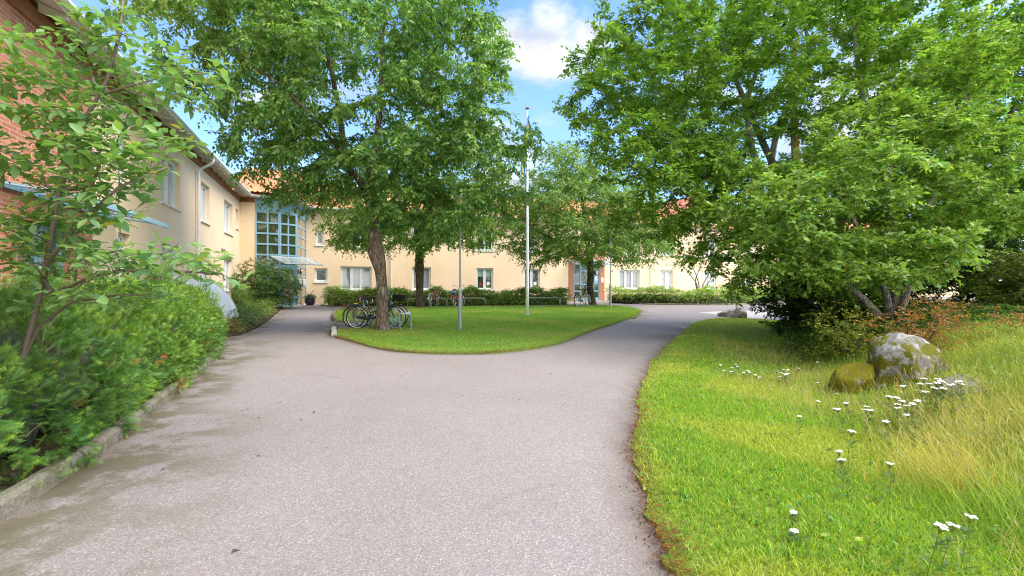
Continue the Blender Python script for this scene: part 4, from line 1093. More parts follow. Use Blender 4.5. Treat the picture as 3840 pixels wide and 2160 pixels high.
far_g = 'bicycles along the far hedge'
bx, by = G(1612, 1155); bicycle('silver bicycle with orange frame facing the far hedge, at the leftmost rail', bx, by, R(80), frame='redpaint', fender='silverpaint', fork='silverpaint', rack='silverpaint', group=far_g, lean=R(4), redrear=False, upright=.05, step=False)
bx, by = G(1703, 1154); bicycle('red bicycle with blue pad on its rack standing beside the near lamp post', bx, by, R(72), frame='redpaint', fork='redpaint', fender='redpaint', bag=True, group=far_g, lean=R(-4), upright=.08)
bx, by = G(2165, 1152); bicycle('cream bicycle with dark front basket left of the dark trunk by the brick entrance', bx, by, R(52), frame='creampaint', fork='creampaint', fender='blackpaint', basket=True, group=far_g, lean=R(2), upright=.06)
# pot by the entrance
px_, py_ = G(1163, 1145); pz = float(H(px_, py_))
t = empty('plant_pot', (px_, py_, pz), 0, 'round dark glazed pot of grey green plants beside the blue entrance', 'plant pot')
m = MB(); m.lathe([(0, 0), (.17, 0), (.20, .02), (.29, .17), (.31, .30), (.28, .38), (.30, .41), (.33, .42), (.33, .45), (.27, .44), (.26, .38), (0, .37)], 32); m.build('pot', M['glaze'], t, smooth=True)
N = 900; pos = np.column_stack([rng.normal(0, .13, N), rng.normal(0, .13, N), .42 + abs(rng.normal(0, .09, N))]); V, Fi = inst(LEAF_V, LEAF_F, pos, frames(norm(rvec(N) + [0, 0, .5]), rvec(N)), rng.uniform(.05, .10, N))
np_mesh('foliage', V, [Fi], M['leaf'], [np.repeat(hsvvar((.12, .17, .10), N), len(LEAF_F), 0)], parent=t)
m = MB()
for k in range(16): a = random.uniform(0, 6.3); l = random.uniform(.3, .6); m.tube([(0, 0, .4), (.12 * math.cos(a), .12 * math.sin(a), .4 + l * .6), (.3 * math.cos(a), .3 * math.sin(a), .4 + l)], .004, 3)
m.build('dry_stems', M['twig'], t)
# ------------------------------------------------------------------ rocks
def rock(name, label, loc, size, mat, seed, cat, rz=0, sub=5, pts=None):
    bm = bmesh.new(); bmesh.ops.create_icosphere(bm, subdivisions=sub, radius=1)
    rg = np.random.default_rng(seed); dirs = norm(rg.normal(size=(14, 3))); hh = rg.uniform(.55, .92, 14)
    from mathutils import noise
    for v in bm.verts:
        c = np.array(v.co); d = c / np.linalg.norm(c)
        s = 1.0; dots = dirs @ d
        for dt, h in zip(dots, hh):
            if dt > 0: s = min(s, h / max(dt, 1e-3))
        n_ = noise.fractal(Vector(d * 2.2 + seed), 1.0, 2.2, 5) * .05 + noise.fractal(Vector(d * 7 + seed), 1, 2, 4) * .016
        v.co = Vector(d * (s + n_))
    for v in bm.verts: v.co = Vector((v.co.x * size[0], v.co.y * size[1], v.co.z * size[2]))
    me = bpy.data.meshes.new(name); bm.to_mesh(me); bm.free(); me.materials.append(mat)
    me.polygons.foreach_set('use_smooth', [True] * len(me.polygons))
    o = bpy.data.objects.new(name, me); col.objects.link(o); o.location = loc; o.rotation_euler = (0, 0, rz); tag(o, label, cat); return o
BX, BY = 5.2, 6.5
rock('boulder', 'big grey boulder with yellow green moss and pale lichen on the right bank', (BX, BY, .10), (.64, .52, .66), M['boulder'], 5, 'boulder', R(50))
rock('boulder', 'small grey boulder half hidden by yarrow at the lower right of the mossy one', (5.0, 5.4, .22), (.26, .25, .24), M['boulder'], 9, 'boulder', R(10), 4)
rock('boulder', 'low stone wholly covered in moss touching the left side of the big boulder', (4.62, 6.55, .12), (.34, .36, .26), M['mossy'], 21, 'boulder', R(40), 4)
q = G(2735, 1187); rock('boulder', 'pinkish squat stone, the left of the two at the path fork', (q[0], q[1] + .1, .16), (.45, .4, .25), M['rock'], 21, 'boulder', 0, 4)
q = G(2772, 1192); rock('boulder', 'pinkish pointed stone, the right and larger of the two at the path fork', (q[0], q[1], .2), (.42, .4, .40), M['rock'], 34, 'boulder', R(30), 4)
# ------------------------------------------------------------------ trees
def attractors(blobs, n, lump=.55, seed=1):
    """blobs: (cx,cy,cz, rx,ry,rz, weight). Lumpy points inside them."""
    rg = np.random.default_rng(seed); out = []
    tot = sum(b[6] for b in blobs)
    for b in blobs:
        k = int(n * b[6] / tot); nl = max(5, k // 16)
        d = norm(rg.normal(size=(nl, 3))) * rg.uniform(.35, 1.0, (nl, 1)) ** .45
        lc = np.array(b[:3]) + d * np.array(b[3:6])
        idx = rg.integers(0, nl, k); p = lc[idx] + rg.normal(size=(k, 3)) * lump * np.array([1, 1, .6])
        q = (p - np.array(b[:3])) / (np.array(b[3:6]) * 1.12); p = p[(q ** 2).sum(1) < 1]
        out.append(p)
    return np.vstack(out)
def grow(nodes, par, attr, step, dk, maxit=90, drop=.0, limit=14000, seed=0):
    rg = np.random.default_rng(seed)
    nodes = [np.array(p, float) for p in nodes]; par = list(par)
    P = np.array(nodes); d = np.linalg.norm(attr[:, None] - P[None], axis=2); near = d.argmin(1); nd = d.min(1)
    alive = np.ones(len(attr), bool)
    childcnt = {}
    for it in range(maxit):
        ids = np.where(alive)[0]
        if len(ids) == 0 or len(nodes) > limit: break
        nn = near[ids]; Pn = np.array(nodes)
        v = norm(attr[ids] - Pn[nn]); uniq, inv = np.unique(nn, return_inverse=True)
        acc = np.zeros((len(uniq), 3)); np.add.at(acc, inv, v)
        acc = norm(acc + rg.normal(size=acc.shape) * .25 + np.array([0, 0, -drop]))
        new = Pn[uniq] + acc * step * rg.uniform(.75, 1.2, (len(uniq), 1)); keep = []
        for k, u in enumerate(uniq):
            c = childcnt.get(int(u), 0)
            if c >= 3: continue
            childcnt[int(u)] = c + 1; keep.append(k)
        if not keep: break
        b = len(nodes)
        for k in keep: nodes.append(new[k]); par.append(int(uniq[k]))
        nw = new[keep]; d = np.linalg.norm(attr[ids][:, None] - nw[None], axis=2); m = d.min(1); am = d.argmin(1)
        upd = m < nd[ids]; nd[ids[upd]] = m[upd]; near[ids[upd]] = b + am[upd]
        alive &= ~(nd < dk)
        # saturated nodes: drop their attractors
        sat = np.array([childcnt.get(int(x), 0) >= 3 for x in near[ids]])
        alive[ids[sat]] = alive[ids[sat]] & (rg.random(sat.sum()) < .5)
    return np.array(nodes), np.array(par)
def radii(par, tip=.004, ex=2.3):
    n = len(par); a = np.zeros(n); kids = np.zeros(n, int)
    for i in range(n - 1, -1, -1):
        if a[i] == 0: a[i] = tip ** ex
        if par[i] >= 0: a[par[i]] += a[i]; kids[par[i]] += 1
    return a ** (1 / ex), kids
def chains(nodes, par, r):
    n = len(par); kids = [[] for _ in range(n)]
    for i, p in enumerate(par):
        if p >= 0: kids[p].append(i)
    out = []; stack = [(i, None) for i in range(n) if par[i] < 0]
    while stack:
        i, st = stack.pop(); ch = [] if st is None else [st]; ch.append(i)
        while kids[i]:
            ks = sorted(kids[i], key=lambda k: -r[k])
            for k in ks[1:]: stack.append((k, i))
            i = ks[0]; ch.append(i)
        out.append(ch)
    return out
def tubes(nodes, r, chs, rmin, rough=0.0, seed=0, rootflare=0):
    rg = np.random.default_rng(seed); Vs = []; Fs = []; b = 0
    for ch in chs:
        if len(ch) < 2: continue
        idx = np.array(ch); rr = r[idx].copy()
        if len(ch) > 1 and r[ch[0]] > 1.6 * r[ch[1]]: rr[0] = r[ch[1]] * 1.15
        if rr.max() < rmin: continue
        keep = rr >= rmin * .7; k = int(np.argmin(keep)) if not keep.all() else len(ch)
        if k < 2: continue
        P = nodes[idx[:k]]; rr = rr[:k]
        big = rr.max()
        if big > .03 and k > 2:   # subdivide thick chains smoothly
            t = np.arange(k); tf = np.linspace(0, k - 1, (k - 1) * (4 if big > .08 else 2) + 1)
            Ps = smooth_poly(P, 4 if big > .08 else 2); P2 = Ps[:len(tf)]; rr = np.interp(tf, t, rr); P = P2; k = len(P)
        n = 22 if big > .12 else (10 if big > .05 else (6 if big > .015 else 4))
        T = np.gradient(P, axis=0); T = norm(T); ref = np.array([.31, .95, .1]); U = norm(np.cross(T, ref)); Wv = np.cross(T, U)
        an = 2 * np.pi * np.arange(n) / n
        R_ = rr[:, None] * np.ones(n)
        if rough and big > .05:
            R_ = R_ * (1 + rough * (.5 * np.sin(an * 3 + P[:, 2:3] * 1.7) + .35 * np.sin(an * 7 + P[:, 2:3] * 3.1 + 1) + .6 * rg.normal(size=R_.shape) * .3))
        V = P[:, None] + U[:, None] * (np.cos(an)[None, :, None] * R_[..., None]) + Wv[:, None] * (np.sin(an)[None, :, None] * R_[..., None])
        a = (np.arange(k - 1)[:, None] * n + np.arange(n)[None]); a2 = np.arange(k - 1)[:, None] * n + (np.arange(n) + 1)[None] % n
        Fs.append(np.stack([a, a2, a2 + n, a + n], 2).reshape(-1, 4) + b); Vs.append(V.reshape(-1, 3)); b += k * n
    return np.vstack(Vs), np.vstack(Fs)
def foliage(name, nodes, par, r, rmax, ntw, nleaf, tl, ll, base, parent, origin, mat, droop=.5, hang=.3, width=1.0, seed=3, tips=(.30, .42, .08), tipfrac=.12, twigs=True, minz=None, flat=0.0, colvar=.22, keepfn=None):
    rg = np.random.default_rng(seed); ids = np.where((r < rmax) & (par >= 0))[0]; ids = np.repeat(ids, ntw)
    n = len(ids); P = nodes[ids]; D = norm(nodes[ids] - nodes[par[ids]])
    P = P + (nodes[par[ids]] - P) * rg.random((n, 1))
    d = norm(D * .7 + norm(rg.normal(size=(n, 3))) * [1, 1, .6] + [0, 0, -.15 * droop]); L = tl * rg.uniform(.5, 1.25, n)
    # twig colour (per clump)
    isn = rg.random(n) < tipfrac
    outward = norm((P - nodes.mean(0)) * [1, 1, 1.0])
    ts = (np.arange(nleaf) + .7) / nleaf
    t = np.tile(ts, n) * 1.0; k = np.repeat(np.arange(n), nleaf)
    pos = P[k] + d[k] * (L[k] * t)[:, None] + np.array([0, 0, -1.0]) * (droop * L[k] * t ** 2 * .8)[:, None]
    side = norm(np.cross(d, [0, 0, 1.0]) + 1e-6); sg = np.tile(np.where(np.arange(nleaf) % 2 == 0, 1, -1), n)
    ld = norm(d[k] * .55 + side[k] * sg[:, None] * .75 + np.array([0, 0, -1.0]) * hang + rg.normal(size=(len(k), 3)) * .33)
    up = norm(np.array([0, 0, 1.0]) + rg.normal(size=(len(k), 3)) * (.55 - .3 * flat))
    up = norm(up + .25 * outward[k])
    sc = ll * rg.uniform(.62, 1.2, len(k)); sc3 = np.stack([sc, sc * width * rg.uniform(.85, 1.15, len(k)), sc], 1)
    if minz is not None:
        m = pos[:, 2] > minz; pos, ld, up, sc3, k, t = pos[m], ld[m], up[m], sc3[m], k[m], t[m]
    if keepfn is not None:
        m = keepfn(pos); pos, ld, up, sc3, k, t = pos[m], ld[m], up[m], sc3[m], k[m], t[m]
    print('LEAVES', name, len(pos))
    V, Fi = inst(LEAF_V, LEAF_F, pos, frames(ld, up), sc3)
    bc = hsvvar(base, len(k), colvar, .12); cl = (1 + rg.normal(size=(n, 1)) * .12)[k]; bc = bc * cl
    tp = isn[k] & (t > .45); bc[tp] = bc[tp] * .35 + np.array(tips) * .65
    Vs = [V - origin]; Fs = [Fi]; cs = [np.repeat(bc, len(LEAF_F), 0)]
    o = np_mesh(name, Vs[0], Fs, mat, cs, parent=parent)
    if twigs:
        m = rg.random(n) < .6
        V, Fi = inst(STICK_V, STICK_F, P[m], frames(norm(d[m] + [0, 0, -.25 * droop]), np.tile([[.3, .2, 1.]], (m.sum(), 1))), np.stack([L[m] * .9, np.full(m.sum(), .0045), np.full(m.sum(), .0045)], 1))
        return o, (V - origin, Fi)
    return o, None
def tree(name, label, cat, group, base, trunk, blobs, nattr, step, dk, bark, leaf, tip=.004, ex=2.3, rmin=.005, seed=1, limit=14000, drop=.1, rough=.05, hole=None, lump=.5):
    """trunk: list of polylines [(pts, radii, parent (line, idx) or None)]"""
    origin = np.array(base, float); t = empty(name, base, 0, label, cat, group)
    nodes = []; par = []; tr = []; starts = []
    for pts, rr, pr in trunk:
        st = len(nodes); starts.append(st)
        for i, p in enumerate(pts):
            nodes.append(np.array(p, float)); tr.append(rr[i])
            par.append(st + i - 1 if i > 0 else (-1 if pr is None else starts[pr[0]] + pr[1]))
    at = attractors(blobs, nattr, lump, seed)
    if hole is not None: at = at[hole(at)]
    nd, pa = grow(nodes, par, at, step, dk, seed=seed, drop=drop, limit=limit)
    r, kids = radii(pa, tip, ex); tr = np.array(tr); r[:len(tr)] = tr
    for i in range(len(tr), len(pa)):      # cap by parent
        r[i] = min(r[i], r[pa[i]] * .82)
    chs = chains(nd, pa, r)
    V, Fq = tubes(nd, r, chs, rmin, rough, seed)
    parts = [V - origin]; fs = [Fq]
    fo, tw = foliage(nodes=nd, par=pa, r=r, parent=t, origin=origin, seed=seed + 5, **leaf)
    if tw is not None:
        fs.append(tw[1] + len(parts[0])); parts.append(tw[0])
        # branch twigs share the trunk mesh
    np_mesh('trunk', np.vstack(parts), fs, bark, parent=t, smooth=True)
    return t, nd, pa, r

def lerp_path(pts, n=3):
    return smooth_poly(pts, n)
# --- the big cherry tree in front
Y1 = 14.9; S1 = F / Y1
def w1(x, y, dy=0): return (float((x - 1920) * (Y1 + dy) / F), Y1 + dy, float(CH + (HZ - y) * (Y1 + dy) / F))
tr_main = [w1(1437, 1246), w1(1436, 1215), w1(1434, 1150), w1(1432, 1080), w1(1426, 1020), w1(1419, 985), w1(1411, 950), w1(1407, 900), w1(1402, 850), w1(1396, 790), w1(1391, 740), w1(1392, 690, .1), w1(1400, 620, .3), w1(1412, 520, .5), w1(1425, 400, .7), w1(1430, 250, .8), w1(1440, 100, .9)]
rr_main = [.29, .20, .17, .157, .165, .21, .24, .175, .15, .147, .152, .13, .12, .10, .085, .06, .04]
br_l = [w1(1372, 715), w1(1345, 672), w1(1315, 640), w1(1296, 600, -.1), w1(1285, 520, -.2), w1(1272, 420, -.3), w1(1250, 300, -.4), w1(1222, 160, -.5), w1(1212, 40, -.5)]
rb_l = [.13, .12, .11, .10, .09, .08, .07, .055, .04]
br_2 = [w1(1330, 655), w1(1270, 560, -.8), w1(1180, 450, -1.6), w1(1060, 330, -2.2), w1(930, 230, -2.6)]
br_3 = [w1(1440, 690, .3), w1(1520, 600, .6), w1(1620, 520, .9), w1(1730, 440, 1.0)]
br_4 = [w1(1440, 800, .3), w1(1500, 770, .4), w1(1580, 740, .5)]
main_blobs = [(-4.4, 15.0, 7.6, 4.4, 4.2, 3.9, 5.2), (-7.6, 13.4, 8.7, 3.2, 2.4, 2.3, 1.6), (-9.0, 12.6, 8.9, 2.1, 1.6, 1.6, .5), (-.7, 14.9, 5.2, 1.8, 2.2, 1.7, 1.2), (-3.0, 15.6, 4.0, 2.7, 2.2, 1.1, .9), (-6.7, 14.6, 5.3, 1.6, 2.2, 1.4, .7), (-5.8, 14.2, 4.1, 1.0, 1.4, .6, .3), (-1.8, 14.9, 8.4, 1.9, 2.4, 2.4, .9), (-4.6, 13.2, 6.2, 3.2, 1.6, 1.8, .9), (-1.9, 14.6, 3.6, 1.0, 1.2, .6, .25)]
CHERRY = (.165, .30, .075)
tree('cherry_tree', 'big leafy tree with thick burred trunk on the near lawn in front of the bicycles', 'tree', None, (tr_main[0][0], Y1, 0), [(tr_main, rr_main, None), (br_l, rb_l, (0, 9)), (br_2, [.07, .055, .045, .035, .02], (1, 2)), (br_3, [.07, .05, .035, .02], (0, 11)), (br_4, [.05, .035, .02], (0, 9))],
     main_blobs, 3600, .26, .34, M['bark_main'],
     dict(name='crown', rmax=.016, ntw=5, nleaf=9, tl=.40, ll=.14, base=CHERRY, mat=M['leaf_gloss'], droop=.55, hang=.55, width=1.0, tips=(.36, .52, .15), tipfrac=.20), limit=9000, drop=.12, rough=.07, seed=11)
# --- second cherry behind it
def wq(x, y, Z): return (float((x - 1920) * Z / F), float(Z), float(CH + (HZ - y) * Z / F))
Z2 = 26.4
tree('cherry_tree', 'smaller leafy tree with forked burr on its trunk further back near the silver bicycle', 'tree', None, wq(1578, 1166, Z2), [([wq(1579, 1172, Z2), wq(1577, 1150, Z2), wq(1574, 1090, Z2), wq(1573, 1030, Z2), wq(1573, 1005, Z2), wq(1572, 960, Z2), wq(1571, 910, Z2), wq(1568, 850, Z2), wq(1565, 780, Z2), wq(1560, 700, Z2)], [.30, .23, .2, .22, .25, .20, .17, .15, .11, .07], None),
     ([wq(1600, 870, Z2), wq(1660, 820, Z2), wq(1720, 790, Z2)], [.07, .05, .03], (0, 7)), ([wq(1530, 840, Z2), wq(1460, 800, Z2), wq(1400, 780, Z2)], [.07, .05, .03], (0, 7))],
     [(-5.0, Z2, 6.2, 4.6, 4.0, 2.8, 4), (-8.2, Z2, 4.7, 2.3, 2.2, 1.5, 1.2), (-2.8, Z2 - .5, 4.2, 1.9, 1.8, 1.5, 1), (-5.2, Z2 - 1.5, 4.3, 2.4, 1.4, 1.0, .8)], 2000, .36, .46, M['bark_dark'],
     dict(name='crown', rmax=.02, ntw=5, nleaf=9, tl=.48, ll=.165, base=(.16, .27, .05), mat=M['leaf'], droop=.6, hang=.5, width=1.0, tips=(.24, .36, .08), tipfrac=.1, twigs=False), limit=6000, seed=23, rmin=.012)
# --- third, right of the flagpole
Z3 = 28.6
tree('cherry_tree', 'light green spreading tree with dark crooked trunk in front of the brick entrance', 'tree', None, wq(2222, 1151, Z3), [([wq(2224, 1157, Z3), wq(2221, 1135, Z3), wq(2213, 1080, Z3), wq(2215, 1040, Z3), wq(2214, 1000, Z3), wq(2210, 950, Z3), wq(2200, 890, Z3), wq(2190, 810, Z3), wq(2180, 720, Z3)], [.32, .24, .20, .20, .20, .17, .13, .10, .06], None),
     ([wq(2190, 985, Z3), wq(2150, 950, Z3), wq(2080, 900, Z3), wq(2000, 860, Z3)], [.10, .08, .06, .03], (0, 4)), ([wq(2250, 940, Z3), wq(2310, 880, Z3), wq(2380, 830, Z3)], [.09, .06, .03], (0, 5))],
     [(4.0, Z3, 5.9, 4.6, 4.0, 2.9, 5), (1.2, Z3 - .5, 4.8, 2.4, 2.2, 1.9, 1.9), (7.2, Z3, 4.0, 2.6, 2.4, 1.3, 1.5), (3.2, Z3 - .5, 8.0, 2.8, 2.2, 1.7, 1.6), (4.5, Z3 - 2, 3.6, 2.6, 1.4, .9, .8), (6.4, Z3, 6.4, 2.4, 2.2, 2.0, 1.5), (4.2, Z3 - 2.5, 5.4, 2.6, 1.4, 1.8, 1.4), (1.9, Z3, 3.2, 1.0, 1.0, .8, .3)], 3300, .34, .42, M['bark_dark'],
     dict(name='crown', rmax=.02, ntw=5, nleaf=9, tl=.48, ll=.16, base=(.21, .33, .08), mat=M['leaf'], droop=.6, hang=.5, width=.98, tips=(.30, .40, .12), tipfrac=.15, twigs=False), limit=9500, seed=37, rmin=.012)
# a tall light tree rising over the roof behind the courtyard
tree('birch_tree', 'pale yellow green tree top rising above the roof behind the light green tree', 'tree', None, (7.0, 46, 0), [([(7.0, 46, -.3), (7.0, 46, 3), (7.1, 46, 6), (7.2, 46, 9)], [.2, .18, .14, .08], None)],
     [(6.8, 46, 9.6, 4.6, 3.5, 4.3, 1)], 1100, .6, .7, M['bark_grey'],
     dict(name='crown', rmax=.05, ntw=4, nleaf=8, tl=.8, ll=.20, base=(.15, .22, .055), mat=M['leaf'], droop=.8, hang=.5, width=.9, tips=(.35, .40, .12), tipfrac=.2, twigs=False), limit=2600, seed=41, rmin=.03)
# --- big multi-stemmed tree on the right
def stems(base, tops, r0, lean=0):
    out = []
    for i, (tx, ty, tz) in enumerate(tops):
        bx_, by_, bz_ = base[0] + random.uniform(-.25, .25), base[1] + random.uniform(-.25, .25), base[2]
        k = 10; pts = []; H_ = tz - bz_; f1, f2 = random.uniform(4, 8), random.uniform(4, 8)
        for j in range(k):
            u = j / (k - 1); am = .055 * H_ * min(1, 2 * u); pts.append((bx_ + (tx - bx_) * u ** 1.25 + am * math.sin(u * f1 + i) + random.uniform(-.01, .01) * H_, by_ + (ty - by_) * u ** 1.2 + am * math.cos(u * f2 + i), bz_ + H_ * u))
        out.append((pts, [r0 * (1 - .72 * (j / (k - 1))) for j in range(k)], None))
    return out
def hole1(p):
    # the open, see-through heart of the crown
    q = (p - np.array([7.6, 13.5, 5.2])) / np.array([.9, 5.0, .8]); return (q ** 2).sum(1) > 1
b1 = (8.9, 15.0, .0)
tree('bird_cherry_tree', 'huge multi stemmed tree with pale grey limbs filling the right side', 'tree', None, b1, stems(b1, [(6.2, 13.6, 8.2), (7.3, 14.6, 9.2), (8.6, 15.6, 9.6), (10.6, 15, 9), (12.2, 14.4, 8), (5.0, 12.8, 5.8), (9.2, 12.6, 8.0)], .17),
     [(8.4, 14.6, 7.4, 5.6, 4.6, 4.4, 6), (3.7, 13.4, 6.4, 2.4, 2.2, 2.5, 1.8), (4.2, 13.2, 4.3, 2.2, 2.1, 1.6, 1.8), (6.0, 12.2, 3.3, 2.4, 1.9, 1.6, 1.8), (8.2, 11.9, 2.3, 2.3, 1.6, 1.5, 1.0), (5.0, 13.5, 9.0, 2.6, 2.4, 2.4, 1.0), (11.8, 13.4, 5.0, 3.0, 2.4, 3.0, 1.4), (8.6, 12.4, 7.2, 3.2, 1.4, 2.8, 2.2), (11.6, 12.6, 8.2, 2.6, 1.6, 2.2, .9), (6.0, 12.6, 1.9, 1.3, 1.2, .75, .35)], 6600, .27, .32, M['bark_grey'],
     dict(name='crown', rmax=.014, ntw=7, nleaf=8, tl=.30, ll=.115, base=(.205, .35, .05), mat=M['leaf_gloss'], droop=.15, hang=.12, width=1.1, tips=(.30, .48, .05), tipfrac=.16), limit=17500, seed=53, drop=.02, lump=.42)
b2 = (8.2, 10.6, .35)
tree('bird_cherry_tree', 'lower leafy tree leaning over the mossy boulder with the largest light leaves', 'tree', None, b2, stems(b2, [(6.2, 9.4, 3.6), (7.6, 9.6, 4.6), (9.2, 9.8, 5.0), (5.4, 9.4, 2.7)], .09),
     [(5.3, 9.1, 2.5, 1.7, 1.2, 1.15, 1.2), (7.2, 9.3, 3.3, 2.2, 1.6, 1.7, 2), (9.4, 9.6, 4.4, 2.2, 1.7, 2.3, 1.6), (6.9, 8.7, 1.9, 1.3, 1.0, .6, .5)], 1500, .2, .26, M['bark_grey'],
     dict(name='crown', rmax=.012, ntw=8, nleaf=8, tl=.26, ll=.10, base=(.23, .36, .07), mat=M['leaf_gloss'], droop=.1, hang=.1, width=1.15, tips=(.32, .46, .09), tipfrac=.16), limit=4200, seed=59, drop=.0, lump=.36)
tree('pine_tree', 'tall pine with a reddish brown trunk rising behind the huge right tree', 'tree', None, (11.5, 19.5, 0), [([(11.5, 19.5, -.2), (11.45, 19.5, 2), (11.4, 19.5, 5), (11.3, 19.5, 8), (11.3, 19.5, 11)], [.22, .19, .17, .14, .1], None)],
     [(11.8, 19.5, 9.5, 4.2, 3.2, 3.2, 2), (14.5, 18.5, 6.0, 3.2, 2.4, 3.0, 1)], 800, .5, .6, M['bark_pine'],
     dict(name='crown', rmax=.04, ntw=4, nleaf=10, tl=.5, ll=.10, base=(.06, .12, .03), mat=M['needle'], droop=.2, hang=.1, width=.35, tips=(.1, .16, .04), tipfrac=.1, twigs=False), limit=3000, seed=61, rmin=.02)
b3 = (15.5, 14.5, .2)
tree('oak_tree', 'dark leafy tree at the far right edge behind the boulder bank', 'tree', None, b3, stems(b3, [(14.6, 14, 7), (16.5, 14.5, 8), (15.5, 13.5, 6)], .15),
     [(15.5, 14.0, 5.6, 3.8, 2.6, 4.6, 3), (13.2, 12.2, 3.4, 2.0, 1.4, 2.0, 1), (15.8, 13.5, 2.4, 3.2, 2.0, 1.6, 1.2)], 1900, .35, .45, M['bark_dark'],
     dict(name='crown', rmax=.02, ntw=6, nleaf=9, tl=.42, ll=.125, base=(.09, .18, .03), mat=M['leaf'], droop=.2, hang=.2, width=1.0, tips=(.2, .3, .06), tipfrac=.1, twigs=False), limit=5000, seed=67, rmin=.012)
# small open multi-stemmed tree in front of the far right wall
b5 = (21.0, 18.5, .2)
tree('oak_tree', 'dark leafy tree furthest right behind the bank, cut by the edge of the view', 'tree', None, b5, stems(b5, [(20.4, 18, 6.5), (22, 18.5, 7), (21, 17.5, 5)], .15),
     [(21.0, 18.0, 4.4, 4.6, 2.6, 4.4, 3), (18.0, 17.5, 2.0, 3.0, 1.8, 1.9, 1.2)], 1300, .4, .5, M['bark_dark'],
     dict(name='crown', rmax=.03, ntw=5, nleaf=9, tl=.5, ll=.17, base=(.10, .19, .035), mat=M['leaf'], droop=.2, hang=.2, width=1.0, tips=(.2, .3, .06), tipfrac=.1, twigs=False), limit=4000, seed=69, rmin=.02)
q = G(2660, 1143); q = (q[0], q[1] + 1.6)
b4 = (q[0], q[1], .2)
tree('rowan_tree', 'small thin multi stemmed tree with sparse leaves above the right feathery hedge', 'tree', None, b4, stems(b4, [(b4[0] - 1.2, q[1], 3.3), (b4[0] - .5, q[1], 3.9), (b4[0] + .2, q[1], 4.0), (b4[0] + .9, q[1], 3.6), (b4[0] + 1.4, q[1], 3.0)], .05),
     [(b4[0] - .9, q[1], 3.0, 1.5, .9, 1.1, 1), (b4[0] + 1.0, q[1], 3.0, 1.5, .9, 1.0, 1), (b4[0], q[1], 3.9, 1.3, .8, .7, .7)], 260, .28, .34, M['bark_grey'],
     dict(name='crown', rmax=.02, ntw=2, nleaf=7, tl=.30, ll=.12, base=(.15, .24, .06), mat=M['leaf'], droop=.2, hang=.15, width=.8, tips=(.32, .40, .12), tipfrac=.2, twigs=False), limit=900, seed=71, rmin=.008)
# ------------------------------------------------------------------ shrubs
def shrub(name, label, cat, group, base, blobs, n, step, dk, leaf, seed=1, stems_=5, r0=.02, bark='bark_dark', lump=.25):
    tops = []
    b = blobs[0]
    for i in range(stems_):
        a = 2 * math.pi * i / stems_; tops.append((b[0] + b[3] * .45 * math.cos(a), b[1] + b[4] * .45 * math.sin(a), b[2] + b[5] * .2))
    return tree(name, label, cat, group, base, stems(base, tops, r0), blobs, n, step, dk, M[bark], leaf, seed=seed, drop=0, tip=.003, rmin=.004, limit=3500, lump=lump, rough=0)
q = G(985, 1165); sx, sy = q[0] - .3, q[1] + .9
shrub('shrub', 'round dark green shrub half hiding the blue glazed stair tower', 'shrub', None, (sx, sy, .1), [(sx, sy, 1.35, 1.6, 1.3, 1.15, 3), (sx + .9, sy, 1.2, 1.0, 1.0, 1.0, 1.2), (sx - .9, sy, 1.6, .9, .9, .9, 1), (sx - .2, sy, 2.5, .7, .5, .5, .35)], 950, .18, .22,
      dict(name='foliage', rmax=.02, ntw=4, nleaf=9, tl=.3, ll=.10, base=(.10, .19, .045), mat=M['leaf'], droop=.4, hang=.2, width=.9, tips=(.2, .32, .06), tipfrac=.12, twigs=False), seed=81)
# understory under the right tree
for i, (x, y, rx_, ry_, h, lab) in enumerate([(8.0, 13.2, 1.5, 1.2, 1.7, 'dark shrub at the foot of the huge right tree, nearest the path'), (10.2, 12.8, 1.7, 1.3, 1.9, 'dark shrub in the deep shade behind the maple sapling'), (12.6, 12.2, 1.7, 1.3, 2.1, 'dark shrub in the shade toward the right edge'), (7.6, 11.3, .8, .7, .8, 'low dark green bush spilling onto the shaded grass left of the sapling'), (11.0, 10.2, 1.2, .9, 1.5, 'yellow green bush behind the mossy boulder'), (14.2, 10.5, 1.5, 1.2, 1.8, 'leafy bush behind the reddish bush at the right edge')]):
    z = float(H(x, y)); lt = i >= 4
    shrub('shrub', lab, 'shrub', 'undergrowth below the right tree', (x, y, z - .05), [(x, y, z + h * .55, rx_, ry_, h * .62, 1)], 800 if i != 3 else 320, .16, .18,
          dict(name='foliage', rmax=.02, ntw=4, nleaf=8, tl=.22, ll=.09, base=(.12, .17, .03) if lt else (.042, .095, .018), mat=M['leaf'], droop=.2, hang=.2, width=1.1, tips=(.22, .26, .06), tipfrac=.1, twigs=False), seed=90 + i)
x, y = 5.85, 7.2; z = float(H(x, y))
shrub('shrub', 'orange and red leaved wild bush above the mossy boulder at the right edge', 'shrub', None, (x + .2, y, z), [(x + .1, y, z + .5, .75, .5, .5, 1), (x + 1.2, y + .3, z + .55, .9, .6, .55, .8)], 460, .13, .16,
      dict(name='foliage', rmax=.02, ntw=3, nleaf=7, tl=.16, ll=.042, base=(.28, .15, .035), mat=M['leaf'], droop=.1, hang=.1, width=1.0, tips=(.50, .10, .05), tipfrac=.22, twigs=True), seed=101, lump=.18)
shrub('shrub', 'yellow flowered green wild bush between the orange bush and the dark undergrowth', 'shrub', None, (5.9, 8.3, z), [(5.7, 8.3, z + .4, .8, .5, .5, 1)], 260, .13, .16,
      dict(name='foliage', rmax=.02, ntw=3, nleaf=7, tl=.18, ll=.05, base=(.20, .23, .03), mat=M['leaf'], droop=.1, hang=.1, width=.9, tips=(.5, .42, .06), tipfrac=.22, twigs=False), seed=103, lump=.2)
